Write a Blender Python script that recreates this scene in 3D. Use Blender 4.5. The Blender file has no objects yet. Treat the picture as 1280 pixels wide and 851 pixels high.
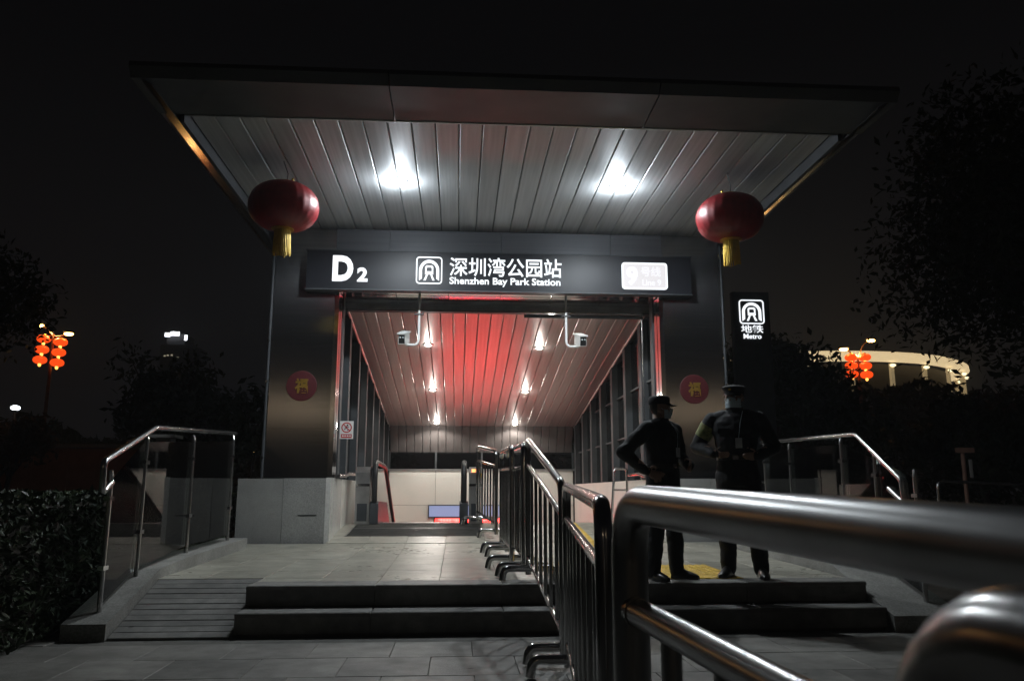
import bpy, bmesh, math, random
from mathutils import Vector, Matrix, noise
from mathutils.kdtree import KDTree
from math import pi, sin, cos, radians as R

S = bpy.context.scene
COL = S.collection
random.seed(7)

# ------------------------------------------------------------------ camera, world, exposure
cam_d = bpy.data.cameras.new("camera")
cam = bpy.data.objects.new("camera", cam_d); COL.objects.link(cam)
cam.location = (-0.62, 0.0, 1.17)
cam.rotation_euler = (R(90 + 10.7), 0, R(-3.8))
cam_d.sensor_width = 36.0
cam_d.lens = 28.125
cam_d.clip_start = 0.03
cam_d.clip_end = 3000
cam_d.dof.use_dof = True
cam_d.dof.focus_distance = 10.0
cam_d.dof.aperture_fstop = 9.0
S.camera = cam

W = bpy.data.worlds.new("World"); S.world = W
W.use_nodes = True
nt = W.node_tree; nt.nodes.clear()
_o = nt.nodes.new("ShaderNodeOutputWorld"); _b = nt.nodes.new("ShaderNodeBackground")
_t = nt.nodes.new("ShaderNodeTexCoord"); _s = nt.nodes.new("ShaderNodeSeparateXYZ")
_r = nt.nodes.new("ShaderNodeValToRGB")
nt.links.new(_t.outputs["Generated"], _s.inputs[0]); nt.links.new(_s.outputs["Z"], _r.inputs[0])
_r.color_ramp.elements[0].position = 0.0; _r.color_ramp.elements[0].color = (0.0068, 0.0065, 0.0070, 1)
_r.color_ramp.elements[1].position = 0.5; _r.color_ramp.elements[1].color = (0.0022, 0.0022, 0.0026, 1)
nt.links.new(_r.outputs[0], _b.inputs[0]); _b.inputs[1].default_value = 1.0     # night sky glow over a city
nt.links.new(_b.outputs[0], _o.inputs[0])

S.view_settings.view_transform = 'Standard'
S.view_settings.look = 'None'
S.view_settings.exposure = 0.0
S.view_settings.gamma = 1.0
S.view_settings.use_curve_mapping = False
S.render.engine = 'CYCLES'
S.cycles.use_denoising = True
S.cycles.max_bounces = 8
S.cycles.sample_clamp_indirect = 6.0
S.cycles.caustics_reflective = False
S.cycles.caustics_refractive = False

LAMP_W, TUNNEL_W = 285.0, 86.0
HAZE = 0.0014

# ------------------------------------------------------------------ materials
MATS = {}
def _mat(name):
    m = bpy.data.materials.new(name); m.use_nodes = True
    return m, m.node_tree, m.node_tree.nodes["Principled BSDF"]

def noisy(name, c1, c2, scale=8, rough=(.5, .8), metal=0.0, bump=0.15, bscale=40, stretch=(1, 1, 1), rnd=0.0, spec=0.5, bdist=0.01, detail=5):
    """two-tone noise colour, noisy roughness, fine bump; rnd = brightness change from piece to piece"""
    m, t, p = _mat(name); N = t.nodes.new; L = t.links.new
    tc = N("ShaderNodeTexCoord"); mp = N("ShaderNodeMapping"); mp.inputs["Scale"].default_value = stretch
    oi = N("ShaderNodeObjectInfo"); add = N("ShaderNodeVectorMath"); add.operation = 'ADD'
    mu = N("ShaderNodeMath"); mu.operation = 'MULTIPLY'; mu.inputs[1].default_value = 37.0
    L(oi.outputs["Random"], mu.inputs[0]); L(tc.outputs["Object"], add.inputs[0]); L(mu.outputs[0], add.inputs[1])
    L(add.outputs[0], mp.inputs[0])
    n1 = N("ShaderNodeTexNoise"); n1.inputs["Scale"].default_value = scale; n1.inputs["Detail"].default_value = detail
    L(mp.outputs[0], n1.inputs["Vector"])
    cr = N("ShaderNodeValToRGB"); cr.color_ramp.elements[0].position = .3; cr.color_ramp.elements[1].position = .7
    cr.color_ramp.elements[0].color = (*c1, 1); cr.color_ramp.elements[1].color = (*c2, 1)
    L(n1.outputs["Fac"], cr.inputs[0])
    last = cr.outputs[0]
    if rnd:
        hs = N("ShaderNodeHueSaturation"); mr = N("ShaderNodeMapRange")
        mr.inputs[3].default_value = 1 - rnd; mr.inputs[4].default_value = 1 + rnd
        L(oi.outputs["Random"], mr.inputs[0]); L(mr.outputs[0], hs.inputs["Value"]); L(last, hs.inputs["Color"]); last = hs.outputs[0]
    L(last, p.inputs["Base Color"])
    rr = N("ShaderNodeMapRange"); rr.inputs[3].default_value = rough[0]; rr.inputs[4].default_value = rough[1]
    n2 = N("ShaderNodeTexNoise"); n2.inputs["Scale"].default_value = scale * 2.3; n2.inputs["Detail"].default_value = 4
    L(mp.outputs[0], n2.inputs["Vector"]); L(n2.outputs["Fac"], rr.inputs[0]); L(rr.outputs[0], p.inputs["Roughness"])
    p.inputs["Metallic"].default_value = metal
    p.inputs["Specular IOR Level"].default_value = spec
    if bump:
        n3 = N("ShaderNodeTexNoise"); n3.inputs["Scale"].default_value = bscale; n3.inputs["Detail"].default_value = 6
        L(mp.outputs[0], n3.inputs["Vector"])
        b = N("ShaderNodeBump"); b.inputs["Strength"].default_value = bump; b.inputs["Distance"].default_value = bdist
        L(n3.outputs["Fac"], b.inputs["Height"]); L(b.outputs[0], p.inputs["Normal"])
    MATS[name] = m
    return m

def emit(name, col, strength, base=(.8, .8, .8), rough=.4):
    m, t, p = _mat(name)
    p.inputs["Base Color"].default_value = (*base, 1); p.inputs["Roughness"].default_value = rough
    p.inputs["Emission Color"].default_value = (*col, 1); p.inputs["Emission Strength"].default_value = strength
    MATS[name] = m
    return m

def glass(name, col=(.9, .95, .93), rough=.02, trans=.86, spec=.5):
    """thin pane: see-through with a clear reflection"""
    m, t, p = _mat(name); N = t.nodes.new; L = t.links.new
    out = t.nodes["Material Output"]
    tr = N("ShaderNodeBsdfTransparent"); tr.inputs[0].default_value = (*[c * trans for c in col], 1)
    gl = N("ShaderNodeBsdfGlossy"); gl.inputs["Roughness"].default_value = rough; gl.inputs[0].default_value = (1, 1, 1, 1)
    fr = N("ShaderNodeFresnel"); fr.inputs[0].default_value = 1.30
    ns = N("ShaderNodeTexNoise"); ns.inputs["Scale"].default_value = 3; bp = N("ShaderNodeBump"); bp.inputs["Strength"].default_value = .02
    L(ns.outputs["Fac"], bp.inputs["Height"]); L(bp.outputs[0], gl.inputs["Normal"])
    mx = N("ShaderNodeMixShader")
    L(fr.outputs[0], mx.inputs[0]); L(tr.outputs[0], mx.inputs[1]); L(gl.outputs[0], mx.inputs[2]); L(mx.outputs[0], out.inputs[0])
    MATS[name] = m
    return m

noisy("pavement_stone", (.17, .165, .15), (.27, .262, .24), 5, (.45, .7), bump=.25, bscale=60, rnd=.22)
noisy("platform_stone", (.27, .26, .215), (.40, .388, .325), 4, (.18, .46), bump=.22, bscale=22, rnd=.13)
noisy("joint", (.11, .108, .098), (.15, .147, .132), 12, (.8, .95), bump=.3)
noisy("step_stone", (.14, .138, .13), (.22, .215, .2), 8, (.5, .75), bump=.25, bscale=60, rnd=.15)
noisy("granite", (.22, .22, .21), (.42, .42, .40), 120, (.35, .6), bump=.08, bscale=150, detail=2, rnd=.06)
noisy("kerb_stone", (.20, .20, .185), (.36, .355, .33), 60, (.5, .75), bump=.2, bscale=80, detail=4)
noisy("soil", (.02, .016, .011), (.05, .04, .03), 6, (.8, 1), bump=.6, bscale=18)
noisy("ground_far", (.03, .03, .028), (.06, .058, .05), .8, (.8, 1), bump=.2)
noisy("soffit_metal", (.42, .425, .43), (.55, .555, .56), 3, (.44, .58), .25, .07, 9, (9, .22, 9), rnd=.10, spec=.22)
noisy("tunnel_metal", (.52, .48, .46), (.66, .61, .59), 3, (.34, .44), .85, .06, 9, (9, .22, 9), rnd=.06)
noisy("fascia_metal", (.085, .088, .095), (.12, .123, .13), 2, (.45, .6), .2, .05, 6)
noisy("edge_steel", (.45, .45, .45), (.55, .55, .55), 3, (.14, .22), 1.0, .01, 14)
noisy("end_metal_shaded", (.13, .115, .11), (.18, .16, .155), 3, (.4, .5), .3, .05, 9)  # ceiling metal painted darker for the shade at the far end
noisy("header_metal", (.075, .078, .086), (.105, .108, .116), 2, (.42, .52), .3, .04, 10, (.25, .25, 16))
noisy("trim_metal", (.42, .42, .42), (.55, .55, .55), 6, (.25, .4), .9, .05, 20)
noisy("brushed_steel", (.30, .305, .32), (.37, .375, .39), 2.5, (.16, .22), 1.0, .008, 10, (.25, .25, 16))
noisy("polished_steel", (.52, .52, .52), (.62, .62, .62), 3, (.07, .16), 1.0, .03, 14)
noisy("barrier_steel", (.36, .355, .35), (.50, .50, .495), 5, (.28, .38), 1.0, .01, 30, (1, 1, 1))
noisy("barrier_shaded", (.16, .155, .15), (.24, .235, .23), 5, (.18, .30), 1.0, .01, 30)  # same barrier steel, darkened as if out of the light
noisy("barrier_chrome", (.50, .50, .50), (.60, .60, .60), 5, (.10, .20), 1.0, 0)
noisy("rail_steel", (.45, .45, .45), (.58, .58, .57), 5, (.18, .28), 1.0, .008, 30)
noisy("dark_steel", (.035, .040, .044), (.055, .06, .065), 5, (.5, .65), .15, .05, 20)
noisy("sign_face", (.007, .008, .011), (.011, .012, .016), 2, (.42, .50), 0, .02, 5, spec=.28)
noisy("landing_metal", (.16, .16, .155), (.24, .24, .23), 6, (.25, .4), .8, .05, 30)
noisy("black_rubber", (.010, .010, .010), (.018, .018, .018), 10, (.35, .6), 0, .05)
noisy("cream_panel", (.68, .665, .61), (.76, .745, .69), 1.5, (.3, .45), 0, .03, 8, rnd=.05)
noisy("jamb_stone", (.58, .57, .54), (.70, .69, .66), 30, (.10, .2), 0, .02, 50)
noisy("white_paint", (.72, .72, .70), (.80, .80, .78), 6, (.35, .5), 0, .03)
noisy("red_sign_paint", (.45, .02, .02), (.52, .03, .03), 6, (.4, .5), 0, .02)
noisy("black_paint", (.012, .012, .012), (.02, .02, .02), 6, (.4, .5), 0, .02)
noisy("lantern_silk", (.17, .005, .009), (.25, .009, .013), 14, (.38, .50), 0, .12, 90)
noisy("gold", (.62, .38, .07), (.80, .52, .12), 20, (.2, .5), .85, .3, 90)
noisy("gold_thread", (.55, .36, .03), (.70, .48, .05), 25, (.5, .8), 0, .3, 60)
noisy("fu_red", (.060, .003, .006), (.090, .005, .008), 40, (.5, .7), 0, .3, 160)
noisy("tactile_yellow", (.50, .32, .03), (.62, .41, .05), 9, (.45, .65), 0, .2, 60, rnd=.10)
noisy("uniform", (.006, .007, .009), (.011, .012, .015), 10, (.7, .9), 0, .6, 14, bdist=.012)
noisy("trousers", (.009, .010, .012), (.016, .017, .020), 10, (.7, .9), 0, .6, 10, bdist=.012)
noisy("skin", (.24, .145, .10), (.30, .18, .13), 20, (.45, .6), 0, .1, 60)
noisy("hair", (.010, .009, .008), (.02, .018, .016), 60, (.4, .6), 0, .4, 90)
noisy("shoe_leather", (.010, .010, .010), (.016, .016, .016), 20, (.25, .4), 0, .1, 60)
noisy("mask_cloth", (.48, .58, .63), (.56, .66, .71), 30, (.7, .9), 0, .2, 60)
noisy("badge_card", (.42, .45, .47), (.52, .55, .57), 12, (.2, .35), 0, .02)
noisy("arm_patch", (.10, .14, .03), (.32, .34, .12), 26, (.5, .7), 0, .2, 40, detail=1)
noisy("leaf_hedge", (.016, .030, .010), (.040, .062, .020), 3, (.4, .6), 0, 0, rnd=.2)
noisy("leaf_dark", (.022, .034, .016), (.05, .07, .03), 1.2, (.5, .7), 0, 0)
noisy("leaf_autumn", (.09, .055, .02), (.14, .075, .03), 1.2, (.5, .7), 0, 0)
noisy("bark", (.05, .04, .03), (.09, .075, .06), 8, (.8, .95), 0, .6, 20, (1, 1, .3))
noisy("pink_stone", (.14, .09, .08), (.20, .13, .115), 18, (.5, .7), 0, .2, 40, rnd=.12)
noisy("pale_render", (.22, .21, .195), (.29, .28, .26), 6, (.6, .8), 0, .15, 30)
noisy("orange_wall", (.34, .15, .09), (.44, .21, .13), 4, (.7, .9), 0, .2, 30)
noisy("tower_concrete", (.05, .05, .053), (.08, .08, .083), .05, (.6, .8), 0, 0)
noisy("stadium_wall", (.04, .034, .027), (.06, .052, .04), .1, (.6, .8), 0, 0)
noisy("pole_paint", (.22, .12, .09), (.30, .17, .12), 5, (.5, .7), .2, .05)
for nm in ("brushed_steel",):
    t_ = MATS[nm].node_tree; p_ = t_.nodes["Principled BSDF"]; tg = t_.nodes.new("ShaderNodeTangent"); tg.direction_type = 'RADIAL'; tg.axis = 'Z'
    t_.links.new(tg.outputs[0], p_.inputs["Tangent"]); p_.inputs["Anisotropic"].default_value = .85
glass("clear_glass")
glass("side_glass", (.75, .80, .82), .03, .6)
emit("downlight_glow", (.90, .97, 1.0), 40)
emit("tunnel_glow", (1, .97, .90), 22)
emit("sign_white", (.92, .96, 1.0), 1.25, (.1, .1, .1))
emit("line_panel", (.78, .76, .78), 1.03, (.05, .05, .05))
emit("line_text", (.95, .95, 1.0), 1.0, (.05, .05, .05))
emit("lightbox", (.42, .50, .85), .55, (.1, .1, .12))
emit("lantern_glow", (1, .075, .009), 1.15, (.6, .05, .01))
emit("tassel_glow", (1, .40, .07), 4)
emit("sodium", (1, .50, .12), 30)
emit("road_lamp", (1, .82, .58), 170)
emit("cool_lamp", (.85, .95, 1.0), 7)
emit("stadium_light", (1, .76, .42), 1.0, (.6, .5, .35))
emit("column_glow", (1, .74, .38), .28, (.6, .5, .35))
emit("stadium_hot", (1, .85, .5), 2.5)
emit("tower_sign", (.9, .93, 1.0), 5)
emit("window_glow", (1, .85, .6), .5)
emit("red_dot", (1, .03, .02), 5)
emit("orange_dot", (1, .22, .03), 4)
def led_material():
    m, t, p = _mat("led_red"); N = t.nodes.new; L = t.links.new
    tc = N("ShaderNodeTexCoord"); mp = N("ShaderNodeMapping"); mp.inputs["Scale"].default_value = (26, 1, 26)
    vo = N("ShaderNodeTexVoronoi"); vo.inputs["Randomness"].default_value = 0; vo.inputs["Scale"].default_value = 1.0
    lt = N("ShaderNodeMath"); lt.operation = 'LESS_THAN'; lt.inputs[1].default_value = .46
    n = N("ShaderNodeTexNoise"); n.inputs["Scale"].default_value = 5.5; n.inputs["Detail"].default_value = 0
    gt = N("ShaderNodeMapRange"); gt.inputs[1].default_value = .40; gt.inputs[2].default_value = .50
    gt.inputs[3].default_value = .35
    mu = N("ShaderNodeMath"); mu.operation = 'MULTIPLY'; m2 = N("ShaderNodeMath"); m2.operation = 'MULTIPLY'; m2.inputs[1].default_value = 22.0
    L(tc.outputs["Object"], mp.inputs[0]); L(mp.outputs[0], vo.inputs["Vector"]); L(vo.outputs["Distance"], lt.inputs[0])
    L(tc.outputs["Object"], n.inputs["Vector"]); L(n.outputs["Fac"], gt.inputs[0]); L(lt.outputs[0], mu.inputs[0]); L(gt.outputs[0], mu.inputs[1])
    L(mu.outputs[0], m2.inputs[0]); L(m2.outputs[0], p.inputs["Emission Strength"])
    p.inputs["Emission Color"].default_value = (1, .035, .03, 1); p.inputs["Base Color"].default_value = (.02, .01, .01, 1)
    MATS["led_red"] = m
led_material()
def weather(name, lo=.55, scale=.9, spots=True):
    """stains, dried puddles and trodden spots on stone, laid in place on the ground"""
    m = MATS[name]; t = m.node_tree; N = t.nodes.new; L = t.links.new; p = t.nodes["Principled BSDF"]
    src = p.inputs["Base Color"].links[0].from_socket
    g = N("ShaderNodeNewGeometry"); n = N("ShaderNodeTexNoise"); n.inputs["Scale"].default_value = scale; n.inputs["Detail"].default_value = 9; n.inputs["Roughness"].default_value = .62
    L(g.outputs["Position"], n.inputs["Vector"])
    r = N("ShaderNodeMapRange"); r.inputs[1].default_value = .34; r.inputs[2].default_value = .62; r.inputs[3].default_value = lo; r.inputs[4].default_value = 1.08
    L(n.outputs["Fac"], r.inputs[0]); last = r.outputs[0]
    if spots:
        v = N("ShaderNodeTexVoronoi"); v.inputs["Scale"].default_value = 2.6
        L(g.outputs["Position"], v.inputs["Vector"])
        q = N("ShaderNodeMapRange"); q.inputs[1].default_value = .045; q.inputs[2].default_value = .07; q.inputs[3].default_value = .45; q.inputs[4].default_value = 1
        L(v.outputs["Distance"], q.inputs[0])
        mm = N("ShaderNodeMath"); mm.operation = 'MULTIPLY'; L(last, mm.inputs[0]); L(q.outputs[0], mm.inputs[1]); last = mm.outputs[0]
    mx = N("ShaderNodeMix"); mx.data_type = 'RGBA'; mx.blend_type = 'MULTIPLY'; mx.inputs["Factor"].default_value = 1
    L(src, mx.inputs["A"]); L(last, mx.inputs["B"]); L(mx.outputs["Result"], p.inputs["Base Color"])
    # worn polish follows the stains
    rs = p.inputs["Roughness"].links[0].from_socket
    sc = N("ShaderNodeMapRange"); sc.inputs[1].default_value = lo; sc.inputs[2].default_value = 1.08; sc.inputs[3].default_value = .12; sc.inputs[4].default_value = -.04
    ad = N("ShaderNodeMath"); L(r.outputs[0], sc.inputs[0]); L(rs, ad.inputs[0]); L(sc.outputs[0], ad.inputs[1]); L(ad.outputs[0], p.inputs["Roughness"])
weather("pavement_stone", .55); weather("platform_stone", .66); weather("step_stone", .55); weather("kerb_stone", .6, 1.4, False); weather("granite", .75, 1.2, False); weather("joint", .7)

# ------------------------------------------------------------------ mesh helpers
class MB:
    def __init__(s): s.v = []; s.f = []
    def add(s, vs, fs):
        k = len(s.v); s.v += [tuple(v) for v in vs]; s.f += [tuple(i + k for i in f) for f in fs]; return s
    def box(s, c, d, rot=None):
        x, y, z = d[0] / 2, d[1] / 2, d[2] / 2
        vs = [Vector((a, b, e)) for a in (-x, x) for b in (-y, y) for e in (-z, z)]
        if rot is not None: vs = [rot @ v for v in vs]
        vs = [v + Vector(c) for v in vs]
        return s.add(vs, [(0, 1, 3, 2), (4, 6, 7, 5), (0, 4, 5, 1), (2, 3, 7, 6), (0, 2, 6, 4), (1, 5, 7, 3)])
    def bx(s, x0, x1, y0, y1, z0, z1):
        return s.box(((x0 + x1) / 2, (y0 + y1) / 2, (z0 + z1) / 2), (abs(x1 - x0), abs(y1 - y0), abs(z1 - z0)))
    def bbox(s, x0, x1, y0, y1, z0, z1, b=.01):
        """box with chamfered top edges"""
        vs = [(x0, y0, z0), (x1, y0, z0), (x1, y1, z0), (x0, y1, z0), (x0, y0, z1 - b), (x1, y0, z1 - b), (x1, y1, z1 - b), (x0, y1, z1 - b),
              (x0 + b, y0 + b, z1), (x1 - b, y0 + b, z1), (x1 - b, y1 - b, z1), (x0 + b, y1 - b, z1)]
        fs = [(3, 2, 1, 0), (8, 9, 10, 11)]
        for i in range(4):
            j = (i + 1) % 4; fs += [(i, j, 4 + j, 4 + i), (4 + i, 4 + j, 8 + j, 8 + i)]
        return s.add(vs, fs)
    def prism(s, poly, a, b, axis='x'):
        """polygon in the plane across axis, extruded from a to b"""
        n = len(poly)
        def pt(p, t): return {'x': (t, p[0], p[1]), 'y': (p[0], t, p[1]), 'z': (p[0], p[1], t)}[axis]
        vs = [pt(p, a) for p in poly] + [pt(p, b) for p in poly]
        fs = [tuple(range(n)), tuple(range(2 * n - 1, n - 1, -1))] + [(i, n + i, n + (i + 1) % n, (i + 1) % n) for i in range(n)]
        return s.add(vs, fs)
    def tube(s, pts, r, n=10, cap=True, closed=False):
        pts = [Vector(p) for p in pts]; m = len(pts)
        rs = r if isinstance(r, (list, tuple)) else [r] * m
        vs = []; u = None
        for i, p in enumerate(pts):
            if closed: d = pts[(i + 1) % m] - pts[i - 1]
            else: d = pts[min(i + 1, m - 1)] - pts[max(i - 1, 0)]
            d.normalize()
            if u is None: u = d.orthogonal().normalized()
            u = (u - d * u.dot(d))
            if u.length < 1e-6: u = d.orthogonal()
            u.normalize(); w = d.cross(u)
            vs += [p + (u * cos(2 * pi * k / n) + w * sin(2 * pi * k / n)) * rs[i] for k in range(n)]
        fs = []
        for i in range(m if closed else m - 1):
            a, b = i * n, ((i + 1) % m) * n
            fs += [(a + k, a + (k + 1) % n, b + (k + 1) % n, b + k) for k in range(n)]
        if cap and not closed:
            fs += [tuple(range(n - 1, -1, -1)), tuple(range((m - 1) * n, m * n))]
        return s.add(vs, fs)
    def lathe(s, prof, c=(0, 0, 0), n=24, scallop=0.0, lobes=0, axis='z'):
        vs = []
        for (r, z) in prof:
            for k in range(n):
                a = 2 * pi * k / n; rr = r * (1 - scallop * (0.5 - 0.5 * cos(a * lobes))) if lobes else r
                p = (rr * cos(a), rr * sin(a), z)
                if axis == 'y': p = (p[0], z, p[1])
                vs.append((p[0] + c[0], p[1] + c[1], p[2] + c[2]))
        m = len(prof)
        fs = [(i * n + k, i * n + (k + 1) % n, (i + 1) * n + (k + 1) % n, (i + 1) * n + k) for i in range(m - 1) for k in range(n)]
        fs += [tuple(range(n - 1, -1, -1)), tuple(range((m - 1) * n, m * n))]
        return s.add(vs, fs)
    def ell(s, c, r, n=14, m=9):
        prof = [(sin(pi * (i + .02) / (m + .04)), -cos(pi * (i + .02) / (m + .04))) for i in range(m + 1)]
        k = len(s.v); s.lathe(prof, n=n)
        s.v[k:] = [(v[0] * r[0] + c[0], v[1] * r[1] + c[1], v[2] * r[2] + c[2]) for v in s.v[k:]]
        return s
    def capsule(s, p0, r0, p1, r1, n=12):
        p0, p1 = Vector(p0), Vector(p1); d = (p1 - p0).normalized(); pts = []; rs = []
        for i in range(5):
            a = -pi / 2 + pi / 2 * i / 4 * .98 + .02; pts.append(p0 + d * r0 * sin(a)); rs.append(r0 * cos(a))
        for i in range(5):
            a = pi / 2 * i / 4 * .98; pts.append(p1 + d * r1 * sin(a)); rs.append(r1 * cos(a))
        return s.tube(pts, rs, n)
    def loft(s, secs, n=16):
        """closed lofted ellipses (cx, cy, z, rx, ry)"""
        vs = [(x + rx * cos(2 * pi * k / n), y + ry * sin(2 * pi * k / n), z) for (x, y, z, rx, ry) in secs for k in range(n)]
        m = len(secs)
        fs = [(i * n + k, i * n + (k + 1) % n, (i + 1) * n + (k + 1) % n, (i + 1) * n + k) for i in range(m - 1) for k in range(n)]
        fs += [tuple(range(n - 1, -1, -1)), tuple(range((m - 1) * n, m * n))]
        return s.add(vs, fs)
    def mesh(s, name, mat, angle=35, shift=(0, 0, 0)):
        me = bpy.data.meshes.new(name)
        me.from_pydata([(v[0] - shift[0], v[1] - shift[1], v[2] - shift[2]) for v in s.v], [], s.f)
        bm = bmesh.new(); bm.from_mesh(me); bmesh.ops.recalc_face_normals(bm, faces=bm.faces); bm.to_mesh(me); bm.free()
        if angle:
            me.polygons.foreach_set("use_smooth", [True] * len(me.polygons)); me.set_sharp_from_angle(angle=R(angle))
        if mat: me.materials.append(MATS[mat])
        return me
    def part(s, name, mat, parent, angle=35, **kw):
        """part in world coordinates: its origin is its thing's base"""
        o = bpy.data.objects.new(name, s.mesh(name, mat, angle, parent["org"] if parent else (0, 0, 0))); COL.objects.link(o)
        if parent: o.parent = parent; o["org"] = parent["org"]
        for k, v in kw.items(): o[k] = v
        return o
    def local(s, name, mat, parent, angle=35, **kw):
        o = bpy.data.objects.new(name, s.mesh(name, mat, angle)); COL.objects.link(o); o.parent = parent
        o["org"] = parent["org"]
        for k, v in kw.items(): o[k] = v
        return o

def thing(name, label, cat, loc=(0, 0, 0), rz=0, group=None):
    o = bpy.data.objects.new(name, None); COL.objects.link(o); o.location = loc; o.rotation_euler.z = rz
    o.empty_display_size = .1
    o["label"] = label; o["category"] = cat; o["org"] = tuple(loc)
    if group: o["group"] = group
    return o
def tag(o, label, cat, group=None):
    o["label"] = label; o["category"] = cat
    if group: o["group"] = group
    return o
def struct(o): o["kind"] = "structure"; return o
def inst(name, me, parent, loc, rot=(0, 0, 0)):
    """one more piece sharing a mesh, placed in the frame of its parent"""
    o = bpy.data.objects.new(name, me); COL.objects.link(o); o.location = loc; o.rotation_euler = rot
    if parent: o.parent = parent
    return o

def fillet(pts, r, n=6):
    """polyline with its corners rounded"""
    pts = [Vector(p) for p in pts]; out = [pts[0]]
    for i in range(1, len(pts) - 1):
        a, b, c = pts[i - 1], pts[i], pts[i + 1]
        d1 = (a - b); d2 = (c - b); q = min(r, d1.length * .49, d2.length * .49)
        p0 = b + d1.normalized() * q; p1 = b + d2.normalized() * q
        for k in range(n + 1):
            t = k / n; out.append(p0 * (1 - t) ** 2 + b * 2 * t * (1 - t) + p1 * t * t)
    return out + [pts[-1]]

_dg = None
def text_geo(body, x0, x1, z0, z1, y, depth=.012, bold=0.0):
    """lettering standing in an x-z plane, fitted to the given box and facing -y; returns an MB"""
    cu = bpy.data.curves.new("lettering", 'FONT'); cu.body = body; cu.size = 1; cu.extrude = .05; cu.offset = bold; cu.resolution_u = 4
    ob = bpy.data.objects.new("lettering", cu); COL.objects.link(ob)
    dg = bpy.context.evaluated_depsgraph_get(); dg.update()
    me = bpy.data.meshes.new_from_object(ob.evaluated_get(dg))
    vs = [v.co.copy() for v in me.vertices]; fs = [tuple(p.vertices) for p in me.polygons]
    bpy.data.objects.remove(ob); bpy.data.curves.remove(cu); bpy.data.meshes.remove(me)
    ax = min(v.x for v in vs); bxx = max(v.x for v in vs); ay = min(v.y for v in vs); by = max(v.y for v in vs)
    mb = MB()
    mb.add([(x0 + (v.x - ax) / (bxx - ax) * (x1 - x0), y - (v.z / .05 * .5 + .5) * depth, z0 + (v.y - ay) / (by - ay) * (z1 - z0)) for v in vs], fs)
    return mb

def lamp(name, loc, watts, col, radius=.05, parent=None, cone=None):
    l = bpy.data.lights.new(name, 'SPOT' if cone else 'POINT'); l.energy = watts; l.color = col; l.shadow_soft_size = radius
    if cone: l.spot_size = R(cone); l.spot_blend = .35
    o = bpy.data.objects.new(name, l); COL.objects.link(o); o.location = loc
    if parent: o.parent = parent; o.location = Vector(loc) - Vector(parent["org"])
    return o

PROF = [(-50, .36), (8.0, .36), (11.2, .42), (13.5, .65), (99, .65)]
def floor_z(y):
    for (a, za), (b, zb) in zip(PROF, PROF[1:]):
        if y <= b: return za + (zb - za) * (y - a) / (b - a)

# ------------------------------------------------------------------ ground, pavement, platform
struct(MB().bx(-400, 400, -60, 900, -.30, -.06).part("ground", "ground_far", None))
pav = MB().bx(-6.5, 14, -8, 9.0, -.055, -.016).part("pavement", "joint", None); struct(pav); pav["org"] = (0, 0, 0)
pm = MB().bbox(-.2985, .2985, -.2985, .2985, -.04, 0, .003).mesh("paver", "pavement_stone", 0)
for j in range(-1, 9):
    for i in range(-7, 11):
        x = i * .6 + (.3 if j % 2 else 0) + .1; y = 2.35 + j * .6 - .12
        if y > 7.0 and -3.6 < x < 3.6: continue
        inst("paver", pm, pav, (x, y, random.uniform(-.0025, .0015)), (random.uniform(-.002, .002), random.uniform(-.002, .002), 0))
# platform: sloping bed with stone slabs on it
pl = MB()
def bed(x0, x1, ys, drop=.03):
    top = [(y, floor_z(y) - drop) for y in ys]
    pl.prism(top + [(ys[-1], -.05), (ys[0], -.05)], x0, x1, 'x')
bed(-2.44, 3.13, [7.46, 8.0, 8.064], .03); bed(-3.45, 3.13, [8.066, 11.2, 11.5], .03); bed(-2.50, 2.48, [11.502, 13.5, 13.9], .03)
pl = pl.part("platform_floor", "joint", None); struct(pl)
slab = MB().bbox(-.278, .278, -.2985, .2985, -.035, 0, .002).mesh("floor_slab", "platform_stone", 0)
for j in range(11):
    y = 7.76 + j * .6
    wide = (-2.4, 3.1) if y < 8.35 else ((-3.5, 3.1) if y < 11.4 else (-2.5, 2.4))
    dy = (floor_z(y + .3) - floor_z(y - .3)) / .6
    for i in range(-2, 10):
        x = -2.46 + .559 * (i + .5)
        if i < 0 and wide[0] > -3: continue
        if i == 9 and wide[1] < 3: continue
        if y > 13.85: continue
        inst("floor_slab", slab, pl, (x, y, floor_z(y) + random.uniform(-.002, .001)), (math.atan(dy) + random.uniform(-.0015, .0015), random.uniform(-.0015, .0015), 0))
# two steps up to the platform
st = MB().bx(-2.42, 3.13, 7.12, 7.455, -.05, .145).part("steps", "joint", None); struct(st)
nose = MB().bbox(-.6, .6, -.19, .19, -.04, 0, .012)
tread = nose.mesh("tread_slab", "step_stone", 30)
riser = MB().bx(-.598, .598, 0, .02, 0, .145).mesh("riser_slab", "step_stone", 0)
def step_row(x0, x1, yf, z):
    n = max(1, round((x1 - x0) / 1.1)); w = (x1 - x0) / n
    t = MB().bbox(-w / 2 + .002, w / 2 - .002, 0, .36, -.035, 0, .008).mesh("tread_slab", "step_stone", 0)
    r = MB().bx(-w / 2 + .002, w / 2 - .002, .012, .04, -.17, -.037).mesh("riser_slab", "step_stone", 0)
    for k in range(n):
        x = x0 + w * (k + .5)
        inst("tread_slab", t, st, (x, yf, z + random.uniform(-.001, .001))); inst("riser_slab", r, st, (x, yf, z))
step_row(-2.46, 3.14, 7.08, .18)
step_row(-2.46, 3.14, 7.41, .362)
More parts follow.
